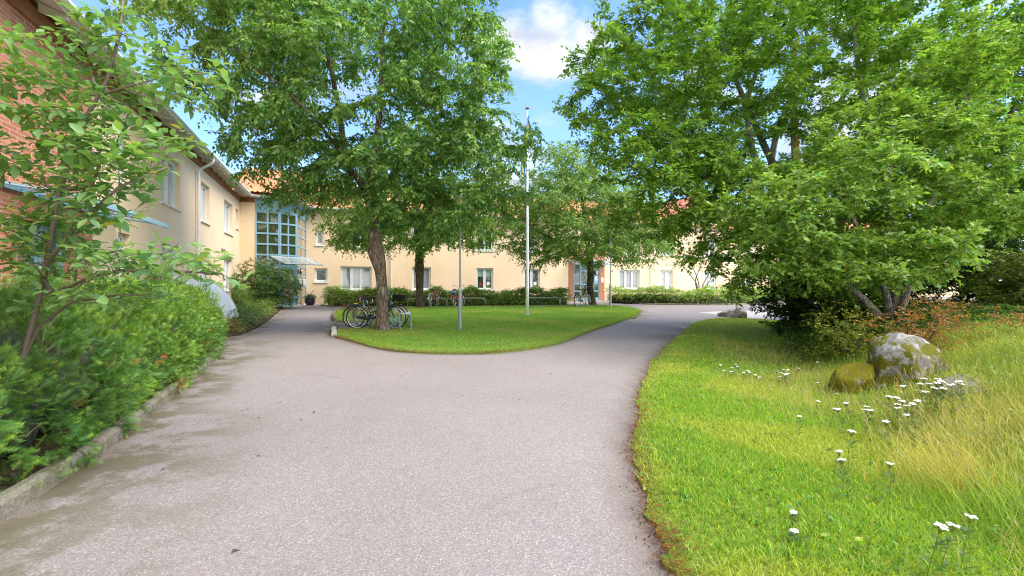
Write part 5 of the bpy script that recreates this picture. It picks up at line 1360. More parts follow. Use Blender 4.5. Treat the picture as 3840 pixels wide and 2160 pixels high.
# maple sapling with lobed leaves
LOB = [(0, 0), (.12, .22), (.02, .42), (.22, .36), (.30, .60), (.44, .40), (.62, .52), (.62, .30), (1.0, .0), (.62, -.30), (.62, -.52), (.44, -.40), (.30, -.60), (.22, -.36), (.02, -.42), (.12, -.22)]
LV = np.array([(a, b, -.12 * abs(b) - .08 * a * a) for a, b in LOB] + [(.35, 0, .02)]); LF = np.array([[i, (i + 1) % 16, 16] for i in range(16)])
x, y = 6.05, 8.55; q_ = (3208 - 1920) / F
y = 8.6; x = q_ * y; z = float(H(x, y))
t = empty('maple_sapling', (x, y, z), 0, 'bright green lobed maple sapling standing before the dark undergrowth', 'sapling')
m = MB(); m.tube([(0, 0, 0), (.02, 0, .3), (0, .02, .62)], [.012, .009, .005], 6)
N = 20; pos = []; dr = []
for k in range(N):
    a = k * 2.4; hh_ = .18 + .45 * (k / N); l = random.uniform(.05, .15); p0 = (0, 0, hh_); p1 = (l * math.cos(a), l * math.sin(a), hh_ + .05); m.tube([p0, p1], .003, 3); pos.append(p1); dr.append((math.cos(a), math.sin(a), -.1))
m.build('stem', M['twig'], t)
V, Fi = inst(LV, LF, np.array(pos), frames(np.array(dr), norm(np.array([[0, -.4, 1.]]) + rng.normal(size=(N, 3)) * .25)), rng.uniform(.10, .17, N))
np_mesh('leaves', V, [Fi], M['leaf'], [np.repeat(hsvvar((.15, .30, .05), N, .1), 16, 0)], parent=t)

# ------------------------------------------------------------------ feathery hedges along the back wall
def feather_hedge(label, line, w_, h_, n, ll=.095, base=(.27, .39, .085), seed=5, name='hedge', grp=None):
    rg = np.random.default_rng(seed); line = np.array(line, float); seg = np.hypot(*np.diff(line, axis=0).T); cum = np.concatenate([[0], np.cumsum(seg)]); tot = cum[-1]
    c0 = line.mean(0); o0 = np.array([c0[0], c0[1], float(H(*c0))]); t = empty(name, o0, 0, label, 'hedge', grp)
    def at(s): return np.stack([np.interp(s, cum, line[:, k]) for k in (0, 1)], -1)
    # dark core added to block the view through, inner shade in its colour
    N = int(tot / .35) + 2; V = []; prof = [(-.42, .0), (-.46, .35), (-.3, .62), (0, .68), (.3, .62), (.46, .35), (.42, 0)]
    for i in range(N):
        s = tot * i / (N - 1); p = at(s); d = at(min(s + .1, tot)) - at(max(s - .1, 0)); d = d / max(np.linalg.norm(d), 1e-6); nn = np.array([d[1], -d[0]]); e = .35 if i in (0, N - 1) else 1
        for u, v in prof: V.append([*(p + nn * u * w_ * e * rg.uniform(.85, 1.08)), float(H(*p)) + v * h_ * rg.uniform(.8, 1.0) * .85 * (.6 if e < 1 else 1)])
    a = (np.arange(N - 1)[:, None] * 7 + np.arange(6)[None]).ravel(); np_mesh('dark_core', np.array(V) - o0, [np.stack([a, a + 1, a + 8, a + 7], 1)], M['hedgecore'], parent=t)
    # arching sprays
    s = rg.uniform(0, tot, n); p = at(s); d = at(np.minimum(s + .1, tot)) - at(np.maximum(s - .1, 0)); d = norm(d); nn = np.stack([d[:, 1], -d[:, 0]], 1)
    u = rg.uniform(-.42, .5, n); lump = 1 + .16 * np.sin(s * 2.3 + 1.2 * np.sin(s * .9)) + .08 * np.sin(s * 6.1)
    # start inside, arch out and up
    zt = rg.uniform(.12, .82, n) * h_ * lump; b0 = np.column_stack([p + nn * (u * w_ * .8)[:, None], H(p[:, 0], p[:, 1]) + zt])
    out = np.column_stack([nn * (np.sign(u + .12) * rg.uniform(.3, 1.1, n))[:, None] + d * rg.normal(0, .55, n)[:, None], rg.uniform(.35, 1.25, n) * np.where(zt > .6 * h_, 1.1, .5)])
    dirv = norm(out); L = rg.uniform(.30, .62, n); K = 12; ts = (np.arange(K) + .5) / K; tt = np.tile(ts, n); k = np.repeat(np.arange(n), K)
    pos = b0[k] + dirv[k] * (L[k] * tt)[:, None] + np.array([0, 0, -1.]) * (L[k] * .55 * tt ** 2)[:, None]
    tang = norm(dirv[k] + np.array([0, 0, -1.1]) * tt[:, None]); side = norm(np.cross(tang, [0, 0, 1.]) + 1e-6); sg = np.tile(np.where(np.arange(K) % 2 == 0, 1, -1), n)
    ld = norm(tang * .8 + side * sg[:, None] * .7 + rg.normal(size=(len(k), 3)) * .2); sc = ll * rg.uniform(.7, 1.2, len(k)) * (1.15 - .5 * tt)
    pos[:, 2] = np.maximum(pos[:, 2], H(pos[:, 0], pos[:, 1]) + .02)
    V, Fi = inst(LEAF_V, LEAF_F, pos, frames(ld, norm(np.array([[0, 0, 1.]]) + rg.normal(size=(len(k), 3)) * .4)), np.stack([sc, sc * .8, sc], 1))
    c = hsvvar(base, len(k), .2, .12) * (1 + rg.normal(size=(n, 1)) * .14)[k]; tip = tt > .7; c[tip] = c[tip] * .5 + np.array([.50, .60, .19]) * .5
    np_mesh('foliage', V - o0, [Fi], M['leaf'], [np.repeat(c, len(LEAF_F), 0)], parent=t)
    return t
M['hedgecore'] = simple('hedge_dark_core', (.035, .045, .016), .95, var=.5, scale=12)  # near-black tone carries the shade inside hedges and border planting
hl = [G(1225, 1148), G(1300, 1150), G(1420, 1149.5), G(1560, 1148.5), G(1820, 1147), G(2010, 1145), G(2125, 1143)]
hl = [(a, b + .75) for a, b in hl]
feather_hedge('long feathery green hedge under the windows between the plant pot and the brick entrance', hl, 1.5, 1.05, 10500)
hr = [G(2312, 1137), G(2400, 1140.5), G(2560, 1143.5), G(2700, 1144), G(2800, 1140.5), G(2930, 1132.5), G(3150, 1124)]
hr = [(a, b + .95) for a, b in hr]
feather_hedge('feathery green hedge right of the brick entrance following the bend of the path', hr, 1.9, 1.1, 10500, seed=6, base=(.30, .42, .085))
# low mixed planting in the left bed beyond the yew hedge
fl = [G(905, 1240), G(965, 1205), G(1015, 1172)]; fl = [(a - .55, b + .25) for a, b in fl]
feather_hedge('low leafy ground planting between the stair cover and the round dark shrub', fl, 1.1, .62, 900, ll=.07, base=(.12, .20, .04), seed=8, name='border_planting')
fl = [G(893, 1222), G(905, 1165)]; 
bq = G(915, 1205); fl = [(bq[0] - .7, bq[1] + .4), (bq[0] - 1.6, bq[1] + 1.8)]
feather_hedge('tall feathery green plant just behind the corrugated stair cover', fl, 1.1, 1.35, 700, ll=.06, base=(.14, .22, .05), seed=9, name='border_planting')
fl = [G(845, 1262), G(885, 1240)]; fl = [(a - .3, b + .1) for a, b in fl]
feather_hedge('low reddish brown sprawling plants at the end of the yew hedge', fl, .7, .32, 420, ll=.05, base=(.20, .14, .05), seed=10, name='border_planting')

# ------------------------------------------------------------------ yew hedge
def yew_hedge():
    rg = np.random.default_rng(17)
    line = smooth_poly([(-2.9, .3), (-3.2, 1.9)] + [(a - .32 * 1.0, b + .05) for a, b in [G(*p) for p in kerb_px[:-1]]] + [(-7.75, 12.3)], 6)
    seg = np.hypot(*np.diff(line, axis=0).T); cum = np.concatenate([[0], np.cumsum(seg)]); tot = cum[-1]
    def at(s): return np.stack([np.interp(s, cum, line[:, k]) for k in (0, 1)], -1)
    c0 = line[len(line) // 2]; o0 = np.array([c0[0], c0[1], 0]); t = empty('yew_hedge', o0, 0, 'dense dark green yew hedge with bright shoot tips along the left kerb', 'hedge')
    HT = 1.30; WD = 1.75
    # cross-section path: from the foot on the path side, up the front, over the top, down the back
    sec = smooth_poly([(.16, .05), (.27, .25), (.28, .58), (.16, .92), (-.14, 1.18), (-.6, HT), (-1.1, HT + .02), (-1.5, HT - .1), (-1.75, .7)], 5); sc_l = np.concatenate([[0], np.cumsum(np.hypot(*np.diff(sec, axis=0).T))])
    def surf(s, q, depth=0.0):
        p = at(s); d = norm(at(np.minimum(s + .08, tot)) - at(np.maximum(s - .08, 0))); nn = np.stack([d[:, 1], -d[:, 0]], 1)
        u = np.interp(q, sc_l, sec[:, 0]); v = np.interp(q, sc_l, sec[:, 1]); e = 1e-2
        du = np.interp(q + e, sc_l, sec[:, 0]) - np.interp(q - e, sc_l, sec[:, 0]); dv_ = np.interp(q + e, sc_l, sec[:, 1]) - np.interp(q - e, sc_l, sec[:, 1]); ln = np.hypot(du, dv_) + 1e-9; nu, nv_ = dv_ / ln, -du / ln
        lump = .13 * np.sin(s * 3.1 + 2 * np.sin(q * 2.3)) * np.cos(q * 3.7 + s) + .06 * np.sin(s * 7.7 + q * 5) + .05 * np.sin(q * 9 - s * 4.1)
        endf = np.sqrt(np.clip(1 - ((s - (tot - 1.7)) / 1.75).clip(0, 1) ** 2, 0, 1)); uc = -.8
        u2 = uc + (u + nu * (lump + depth) - uc) * (.35 + .65 * endf); v2 = (v + nv_ * (lump + depth)) * (.25 + .75 * endf ** .7)
        P = np.column_stack([p + nn * u2[:, None], np.maximum(v2, .03)]); Nn = norm(np.column_stack([nn * nu[:, None] + d * (((s - (tot - 1.7)) / 1.7).clip(0, 1))[:, None], nv_]))
        return P, Nn
    # dark inner core, shade of the gaps between sprigs in its colour
    S, Q = np.meshgrid(np.linspace(0, tot, 90), np.linspace(0, sc_l[-1], 24), indexing='ij'); P, _ = surf(S.ravel(), Q.ravel(), -.36)
    a = (np.arange(89)[:, None] * 24 + np.arange(23)[None]).ravel(); np_mesh('dark_core', P - o0, [np.stack([a, a + 24, a + 25, a + 1], 1)], M['hedgecore'], parent=t)
    # sprig template: stem with flat rows of needles
    nn_ = 15; tv = []; tf = []; tl_ = []
    for i in range(nn_):
        x = .08 + .86 * i / nn_; ln = .30 * math.sin(min(1, (1.12 - x) * 1.6 + .1) * 1.57); 
        for sg in (-1, 1):
            b = len(tv); tv += [(x - .016, 0, 0), (x + .018, 0, 0), (x + .14, sg * ln, .05 * (i % 3 - .6))]; tf.append((b, b + 1, b + 2)); tl_.append(x)
    b = len(tv); tv += [(0, -.012, 0), (0, .012, 0), (1, 0, 0)]; tf.append((b, b + 1, b + 2)); tl_.append(0)
    tv = np.array(tv); tf = np.array(tf); tl_ = np.array(tl_)
    n = 42000
    s = tot * rg.random(n) ** 1.0; cam_w = rg.random(n); q = sc_l[-1] * np.where(cam_w < .8, rg.uniform(0, .62, n), rg.uniform(.5, 1, n))
    # shoots come in tufts
    ntuft = 6500; tix = rg.integers(0, ntuft, n); ts_, tq = tot * rg.random(ntuft), sc_l[-1] * np.where(rg.random(ntuft) < .78, rg.uniform(0, .62, ntuft), rg.uniform(.5, 1, ntuft))
    s = (ts_[tix] + rg.normal(0, .03, n)).clip(0, tot); q = (tq[tix] + rg.normal(0, .03, n)).clip(0, sc_l[-1])
    td = (-.30 * rg.random(ntuft) ** 1.4 + .06)[tix] + rg.normal(0, .02, n)
    P, Nn = surf(s, q, 0); P = P + Nn * td[:, None]; P[:, 2] = np.maximum(P[:, 2], .05)
    tdir = norm(rg.normal(size=(ntuft, 3)) * .55)[tix] * .55
    d = norm(Nn * .75 + tdir + rg.normal(size=(n, 3)) * .38 + [0, 0, .28])
    L = rg.uniform(.055, .12, n) * np.where(s / tot < .65, 1, 1.0)
    V, Fi = inst(tv, tf, P, frames(d, norm(rg.normal(size=(n, 3)) * .6 + [0, 0, 1] + Nn * .4)), np.stack([L, L * rg.uniform(.75, 1, n), L], 1))
    patch = .5 + .5 * np.sin(ts_ * 1.9 + 3 * np.sin(tq * 1.3 + ts_)); tuftc = rg.normal(1, .16, (ntuft, 1))
    dark = np.array([.05, .14, .026]); mid = np.array([.15, .27, .03]); pc = (patch[tix] * .6 + rg.random(n) * .4)[:, None]
    bc = (dark * (1 - pc) + mid * pc) * tuftc[tix]
    fresh = (rg.random(n) < .5 * (.4 + patch[tix])); tipc = np.where(fresh[:, None], np.array([[.30, .46, .04]]), bc * 1.5)
    w_ = sst((tl_ - .35) / .5)[None, :, None]; C = bc[:, None] * (1 - w_) + tipc[:, None] * w_
    dead = rg.random(ntuft)[tix] < .012; C[dead] = np.array([.45, .17, .05])
    np_mesh('foliage', V - o0, [Fi], M['needle'], [C.reshape(-1, 3)], parent=t)
    for k in range(34):
        m = MB()
        s = rg.uniform(0, tot, 1); q = rg.uniform(.05, 1.2, 1); a, nn1 = surf(s, q, -.2); b, _ = surf(np.clip(s + rg.normal(0, .15), 0, tot), q + .1, -.02); m.tube([tuple(a[0] - o0), tuple((a[0] + b[0]) / 2 - o0 + rg.normal(0, .02, 3)), tuple(b[0] - o0)], [.008, .006, .003], 4); m.build('branch', M['twig'], t)
yew_hedge()

# ------------------------------------------------------------------ spindle bush close to the camera on the left
def spindle():
    rg = np.random.default_rng(29)
    base = (-3.95, 3.35, .05); o0 = np.array(base)
    t = empty('spindle_bush', base, 0, 'tall spindle bush with large oval leaves and dangling green berries rising above the yew hedge', 'shrub')
    def p(x, y, Z): return tuple(W(x * 1.4907, y * 1.4907, Z))     # from the display coordinates of the photo
    lines = [([base, p(60, 900, 3.5), p(110, 700, 3.5), p(150, 480, 3.45), p(215, 300, 3.4), p(270, 200, 3.4), p(300, 90, 3.4), p(315, -60, 3.4)], [.022, .02, .018, .016, .014, .012, .010, .007], None),
             ([p(230, 470, 3.4), p(255, 400, 3.45), p(290, 370, 3.6), p(330, 270, 3.7)], [.012, .010, .008, .005], (0, 3)),
             ([p(120, 660, 3.4), p(200, 560, 3.3), p(300, 470, 3.2), p(420, 420, 3.3)], [.014, .012, .009, .005], (0, 2)),
             ([p(130, 740, 3.5), p(210, 705, 3.3), p(300, 680, 3.3), p(420, 680, 3.4), p(560, 690, 3.5), p(600, 715, 3.55)], [.013, .012, .010, .008, .005, .003], (0, 2)),
             ([p(250, 240, 3.4), p(330, 215, 3.4), p(430, 190, 3.5), p(520, 185, 3.6)], [.010, .008, .006, .004], (0, 5)),
             ([p(100, 820, 3.5), p(180, 760, 3.3), p(280, 745, 3.3), p(380, 740, 3.4)], [.012, .01, .008, .005], (0, 1))]
    k = .44
    def blob(x, y, Z, rx_, rz_, w): c = p(x, y, Z); s_ = 1.4907 * Z / F; return (c[0], c[1], c[2], rx_ * s_, rx_ * s_ * .55, rz_ * s_, w)
    blobs = [blob(320, 110, 3.5, 140, 100, 1.2), blob(420, 215, 3.6, 160, 40, 1.1), blob(290, 400, 3.3, 130, 75, 2.0), blob(400, 350, 3.5, 90, 35, .5), blob(250, 520, 3.3, 100, 60, 1.2), blob(400, 650, 3.4, 170, 45, 1.1), blob(280, 660, 3.3, 120, 60, .9), blob(560, 690, 3.5, 70, 30, .3), blob(300, 745, 3.4, 160, 30, .8), blob(80, 350, 3.6, 150, 330, 3.2), blob(90, 650, 3.5, 150, 130, 1.6), blob(230, 300, 3.4, 110, 120, 1.6), blob(520, 180, 3.7, 60, 40, .25)]
    nodes = []; par = []; tr = []; starts = []
    for pts, rr, pr in lines:
        st = len(nodes); starts.append(st)
        for i, q in enumerate(pts):
            nodes.append(np.array(q)); tr.append(rr[i]); par.append(st + i - 1 if i else (-1 if pr is None else starts[pr[0]] + pr[1]))
    at = attractors(blobs, 3600, .12, 5); nd, pa = grow(nodes, par, at, .07, .07, seed=4, drop=.05, limit=6500)
    r, kids = radii(pa, .0016, 2.2); tr = np.array(tr); r[:len(tr)] = tr
    for i in range(len(tr), len(pa)): r[i] = min(r[i], r[pa[i]] * .8)
    V, Fq = tubes(nd, r, chains(nd, pa, r), .0012, 0, 1)
    np_mesh('branches', V - o0, [Fq], M['twig'], parent=t, smooth=True)
    # opposite pairs of big leaves near the ends
    ids = np.where((r < .0042) & (pa >= 0))[0]; ids = ids[rg.random(len(ids)) < .9]; n = len(ids); D = norm(nd[ids] - nd[pa[ids]]); side = norm(np.cross(D, [0, 0, 1.]) + 1e-6)
    tip = kids[ids] == 0
    P = []; Ld = []; Sc = []
    for sg in (-1, 1):
        P.append(nd[ids]); Ld.append(norm(D * .5 + side * sg * .9 + rg.normal(size=(n, 3)) * .28 + [0, 0, -.12])); Sc.append(rg.uniform(.065, .115, n))
    for sg in (-1, 1):
        P.append(nd[ids] - D * .03); Ld.append(norm(D * .2 + side * sg * .7 + rg.normal(size=(n, 3)) * .5 + [0, 0, -.1])); Sc.append(rg.uniform(.04, .085, n) * (rg.random(n) < .55))
    tm = np.where(tip)[0]
    P.append(nd[ids][tm]); Ld.append(norm(D[tm] + [0, 0, -.2])); Sc.append(rg.uniform(.06, .105, len(tm)))
    P = np.vstack(P); Ld = np.vstack(Ld); Sc = np.concatenate(Sc); m = Sc > .01; P, Ld, Sc = P[m], Ld[m], Sc[m]
    P = P + Ld * .012
    up = norm(np.array([[0, -.1, 1.]]) + rg.normal(size=(len(P), 3)) * .30); Rm = frames(Ld, up); s3 = np.stack([Sc, Sc * rg.uniform(.85, 1.15, len(P)), Sc], 1)
    V, F4 = inst(BIG_V, BIGQ, P, Rm, s3); _, F3 = inst(BIG_V, BIGT, P, Rm, s3); c = hsvvar((.22, .37, .13), len(P), .16, .08)
    old = rg.random(len(P)) < .012; c[old] = (.42, .38, .04)
    np_mesh('leaves', V - o0, [F4, F3], M['leaf_gloss'], [np.repeat(c, 4, 0), np.repeat(c, 4, 0)], parent=t, smooth=True)
    # berries on threads
    bi = rg.choice(ids, 230); bm_ = MB()
    for i in bi:
        p0 = nd[i] - o0
        for q in range(rg.integers(1, 4)):
            e = p0 + np.array([rg.normal(0, .03), rg.normal(0, .03), -rg.uniform(.03, .10)]); bm_.tube([tuple(p0), tuple((p0 + e) / 2 + [0, 0, .005]), tuple(e)], .0007, 3, cap=False)
            bm_.lathe([(0, .007), (.0055, .003), (.0065, -.002), (.003, -.006), (0, -.007)], 6, tuple(e))
    bm_.build('berries', M['berry'], t)
spindle()

# ------------------------------------------------------------------ grass
def blades(name, label, P, hgt, wid, colr, mat, lean=.35, bend=.5, seed=1, kind='stuff', leandir=None):
    rg = np.random.default_rng(seed); n = len(P); a = rg.uniform(0, 2 * np.pi, n); sd = np.stack([np.cos(a), np.sin(a), 0 * a], 1)
    ln = rg.normal(size=(n, 3)) * lean; ln[:, 2] = 1
    if leandir is not None: ln[:, :2] += leandir
    up = norm(ln); h = hgt if hasattr(hgt, '__len__') else np.full(n, hgt); h = h * rg.uniform(.5, 1.25, n); w_ = (wid if hasattr(wid, '__len__') else np.full(n, wid)) * rg.uniform(.7, 1.3, n)
    cv_ = norm(rg.normal(size=(n, 3)) * [1, 1, .1]) * bend
    if leandir is not None: cv_[:, :2] += leandir * bend
    p1 = P + up * (h * .55)[:, None]; p2 = P + up * (h * .92)[:, None] + cv_ * (h * .45)[:, None]
    hw = sd * w_[:, None] / 2
    V = np.stack([P - hw, P + hw, p1 + hw * .8 + cv_ * (h * .12)[:, None], p1 - hw * .8 + cv_ * (h * .12)[:, None], p2], 1).reshape(-1, 3); i = np.arange(n)[:, None] * 5
    F4 = i + np.array([[0, 1, 2, 3]]); F3 = i + np.array([[3, 2, 4]])
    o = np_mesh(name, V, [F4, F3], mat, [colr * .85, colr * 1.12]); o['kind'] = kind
    if label: o['label'] = label; o['category'] = 'grass'
    return o
def scatter(poly, n, seed, dens=None):
    rg = np.random.default_rng(seed); poly = np.array(poly); x0, y0 = poly.min(0); x1, y1 = poly.max(0); X = rg.uniform(x0, x1, n); Y = rg.uniform(y0, y1, n)
    m = inpoly(X, Y, poly)
    if dens is not None: m &= rg.random(n) < dens(X, Y)
    X, Y = X[m], Y[m]; return X, Y
def vnoise(X, Y, s, seed=0):
    from mathutils import noise
    g = 64; xs = np.linspace(X.min(), X.max() + 1e-3, g); ys = np.linspace(Y.min(), Y.max() + 1e-3, g)
    grid = np.array([[noise.noise(Vector((a * s + seed, b * s, seed))) for b in ys] for a in xs])
    ix = ((X - xs[0]) / (xs[1] - xs[0])); iy = ((Y - ys[0]) / (ys[1] - ys[0])); i = ix.astype(int).clip(0, g - 2); j = iy.astype(int).clip(0, g - 2); fx_, fy_ = ix - i, iy - j
    return (grid[i, j] * (1 - fx_) * (1 - fy_) + grid[i + 1, j] * fx_ * (1 - fy_) + grid[i, j + 1] * (1 - fx_) * fy_ + grid[i + 1, j + 1] * fx_ * fy_) * .5 + .5
# lawn island
X, Y = scatter(island, 420000, 3, lambda x, y: np.clip(1.3 - (y - 12) / 22, .35, 1))
n = len(X); nz_ = vnoise(X, Y, .45, 3); fr_ = dist_line(X, Y, isl); kp_ = (fr_ > .10) | (rng.random(n) < .45); X, Y, nz_ = X[kp_], Y[kp_], nz_[kp_]; n = len(X); P = np.column_stack([X, Y, H(X, Y) + .03]); c = hsvvar((.20, .345, .05), n, .18, .12); dry = sst((nz_ - .50) / .16)[:, None] * .6; n3_ = vnoise(X, Y, 1.6, 21)[:, None]; c = c * (.8 + .4 * n3_); c = c * (1 - dry) + np.array([.36, .38, .10]) * dry
edge = dist_line(X, Y, np.vstack([island, island[:1]])); e_ = sst(1 - edge / .9)[:, None] * .55; c = c * (1 - e_) + np.array([.34, .43, .07]) * e_
tr_d = np.hypot(X - tr_main[0][0], Y - Y1); td_ = sst(1 - tr_d / 1.6)[:, None] * .6; c = c * (1 - td_) + np.array([.26, .25, .08]) * td_
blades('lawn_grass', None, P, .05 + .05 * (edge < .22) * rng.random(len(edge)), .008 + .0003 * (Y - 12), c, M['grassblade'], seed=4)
# clover flowers on the lawn: countless specks
X, Y = scatter(island, 16000, 5, lambda x, y: sst((x + 3) / 3) * .55 + .08); nz_ = vnoise(X, Y, .5, 8); m = nz_ > .48; X, Y = X[m], Y[m]; n = len(X)
V, Fi = inst(LEAF_V, LEAF_F, np.column_stack([X, Y, H(X, Y) + .085]), frames(norm(rng.normal(size=(n, 3)) * [1, 1, .2]), np.tile([[0, 0, 1.]], (n, 1))), rng.uniform(.02, .04, n))
o = np_mesh('clover_flowers', V, [Fi], M['leaf'], [np.tile([[.62, .64, .52]], (n * 2, 1))]); o['kind'] = 'stuff'
# verge
def vd(x, y): return np.clip(1.5 / (1 + ((y - 1) / 4.2) ** 2), .05, 1) * (x < 16)
near_v = np.vstack([vf[(vf[:, 1] < 21.5)], [(20, 19), (16, 1.0), (3, -.5)]])
X, Y = scatter([(0, .3), (14, .3), (14, 9), (0, 9)], 520000, 7, lambda x, y: vd(x, y) * (x < y * .95 + 1.5)); m = inpoly(X, Y, verge); X, Y = X[m], Y[m]
X2, Y2 = scatter([(1.5, 9), (18, 9), (18, 21.5), (1.5, 21.5)], 110000, 8, lambda x, y: np.where(x < 10, 1, .4)); m = inpoly(X2, Y2, verge); X = np.concatenate([X, X2[m]]); Y = np.concatenate([Y, Y2[m]])
n = len(X); n1 = vnoise(X, Y, .8, 5); n2 = vnoise(X, Y, 2.2, 9); ed = dist_line(X, Y, vedge)
c = hsvvar((.27, .43, .045), n, .22, .16)
dry = sst((n1 - .46) / .14) * .7; c = c * (1 - dry[:, None]) + np.array([.50, .52, .09]) * dry[:, None]
fa = (sst((Y - 10.5) / 5) * (.35 + .65 * n2))[:, None] * .8; c = c * (1 - fa) + np.array([.24, .26, .075]) * fa; ins_b = sst((ed - 2.0) / 1.6) * sst((14 - Y) / 4); c = c * (1 - .5 * ins_b[:, None]) + np.array([.30, .30, .075]) * .5 * ins_b[:, None]  # far end drier and browner, with tree shade also mixed into blade colour
thin = sst((ed - .02) / .28); keep = rng.random(n) < (.25 + .75 * thin); X, Y, c, ed, n2, ins_b = X[keep], Y[keep], c[keep], ed[keep], n2[keep], ins_b[keep]
hgt = .045 + .045 * n2 + .09 * ins_b; hgt = hgt * np.where(Y > 10, .8, 1)
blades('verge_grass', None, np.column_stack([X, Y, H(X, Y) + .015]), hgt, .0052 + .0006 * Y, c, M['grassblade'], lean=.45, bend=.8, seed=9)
# tall dry grass on the bank
def tuft(cx, cy, n, rad, h, colr, seed, ld): 
    rg = np.random.default_rng(seed); X = cx + rg.normal(0, rad, n); Y = cy + rg.normal(0, rad * .8, n); return X, Y, np.full(n, h), colr * rg.uniform(.9, 1.75, (n, 1)), np.tile(np.array([ld]), (n, 1)) + rg.normal(0, .12, (n, 2))
parts_ = []
for i, (cx, cy, n, rad, h, cl, ld) in enumerate([(3.3, 3.6, 420, .22, .46, (.46, .38, .14), (-.55, -.1)), (3.6, 3.1, 400, .25, .48, (.40, .40, .12), (-.4, -.1)), (4.0, 4.2, 600, .4, .46, (.44, .38, .15), (-.35, 0)), (3.1, 2.9, 350, .25, .42, (.24, .36, .06), (-.2, .1)), (3.1, 2.45, 380, .28, .3, (.46, .36, .18), (-.2, -.3)), (4.6, 5.2, 700, .5, .38, (.42, .34, .13), (-.2, 0)), (3.6, 5.6, 500, .5, .26, (.40, .34, .13), (-.1, 0)), (4.2, 7.0, 600, .6, .30, (.40, .32, .15), (-.1, 0)), (4.9, 9.5, 400, .7, .32, (.36, .30, .14), (0, 0)), (5.6, 4.6, 700, .6, .5, (.26, .32, .08), (-.2, 0)), (4.6, 3.0, 800, .5, .5, (.40, .38, .13), (-.3, 0)), (6.3, 6.2, 500, .7, .4, (.26, .30, .08), (-.1, 0)), (2.55, 3.6, 180, .3, .22, (.30, .36, .08), (0, 0)), (3.0, 6.2, 350, .6, .16, (.36, .34, .1), (0, 0))]):
    parts_.append(tuft(cx, cy, n, rad, h, np.array(cl), i + 50, ld))
X, Y, h, c, ld = [np.concatenate([p_[k] for p_ in parts_]) for k in range(5)]
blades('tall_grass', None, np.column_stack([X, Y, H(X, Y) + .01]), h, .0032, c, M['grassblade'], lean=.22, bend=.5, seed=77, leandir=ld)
# seed heads on some of it
k = rng.choice(len(X), 900, replace=False); n = 900; hd_ = np.column_stack([X[k] + ld[k, 0] * h[k] * .9, Y[k] + ld[k, 1] * h[k] * .9, H(X[k], Y[k]) + h[k] * rng.uniform(.75, 1.05, n)])
V, Fi = inst(LEAF_V, LEAF_F, hd_, frames(norm(np.column_stack([ld[k], np.full(n, .9)]) + rng.normal(size=(n, 3)) * .2), rvec(n)), np.stack([rng.uniform(.05, .09, n), np.full(n, .014), np.full(n, .02)], 1))
o = np_mesh('grass_seed_heads', V, [Fi], M['grassblade'], [np.repeat(hsvvar((.50, .40, .22), n, .15), 2, 0)]); o['kind'] = 'stuff'
# broad-leaved weeds
X, Y = scatter([(.6, 1.2), (9, 1.2), (9, 12), (1.5, 12)], 15000, 15, lambda x, y: .35 + .65 * sst((x - 2 - .25 * y) / 1.5)); m = inpoly(X, Y, verge) & (vnoise(X, Y, 1.4, 12) > .46) & (np.hypot(X - BX, Y - BY) > .75); X, Y = X[m], Y[m]
n = len(X); K = 5; k = np.repeat(np.arange(n), K); e2 = X[k] - (1.5 + .36 * (Y[k] - 3)); zz = H(X[k], Y[k]) + rng.uniform(.01, .06, n * K) + sst((e2 - .8) / 2) * rng.uniform(0, .26, n * K)
V, Fi = inst(LEAF_V, LEAF_F, np.column_stack([X[k] + rng.normal(0, .02, n * K), Y[k] + rng.normal(0, .02, n * K), zz]), frames(norm(rng.normal(size=(n * K, 3)) * [1, 1, .3] + [0, 0, .25]), norm(rng.normal(size=(n * K, 3)) * .3 + [0, 0, 1])), rng.uniform(.02, .055, n * K))
o = np_mesh('broad_leaved_weeds', V, [Fi], M['leaf'], [np.repeat(hsvvar((.16, .26, .04), n * K, .2, .25), 2, 0)]); o['kind'] = 'stuff'
# ferny dark herbs at the foot of the trees
X, Y = scatter([(5.2, 8.6), (10, 8.2), (13, 10), (13, 13.5), (7, 12.4), (5.9, 10.5)], 5200, 16); n = len(X); K = 4; k = np.repeat(np.arange(n), K)
V, Fi = inst(LEAF_V, LEAF_F, np.column_stack([X[k] + rng.normal(0, .05, n * K), Y[k] + rng.normal(0, .05, n * K), H(X[k], Y[k]) + rng.uniform(.02, .42, n * K) * sst((X[k] - 5.0) / 1.2)]), frames(norm(rng.normal(size=(n * K, 3)) * [1, 1, .3] + [0, 0, .1]), norm(rng.normal(size=(n * K, 3)) * .3 + [0, 0, 1])), rng.uniform(.05, .12, n * K))
o = np_mesh('shade_herbs', V, [Fi], M['leaf'], [np.repeat(hsvvar((.065, .135, .03), n * K, .2, .15), 2, 0)]); o['kind'] = 'stuff'
# litter: needles and dry leaves along the ragged asphalt edge and on the drive
n = 9000; s = rng.integers(5, len(vf) - 6, n); off = np.abs(rng.normal(0, .085, n)) - .03; sel = vf[s, 1] < 13; s, off = s[sel], off[sel]; n = len(s)
P = np.column_stack([vf[s] - nf[s] * 0 + nf[s] * off[:, None] * np.where(nf[s, :1] > 0, 1, -1) + rng.normal(0, .03, (n, 2)), np.zeros(n)]); P[:, 2] = H(P[:, 0], P[:, 1]) + rng.uniform(.026, .04, n)
V, Fi = inst(STICK_V, STICK_F, P, frames(norm(rng.normal(size=(n, 3)) * [1, 1, .12]), np.tile([[0, 0, 1.]], (n, 1))), np.stack([rng.uniform(.02, .06, n), np.full(n, .0022), np.full(n, .0022)], 1))
o = np_mesh('needle_litter', V, [Fi], M['leaf'], [np.repeat(hsvvar((.30, .12, .045), n, .3, .2), 3, 0)]); o['kind'] = 'stuff'
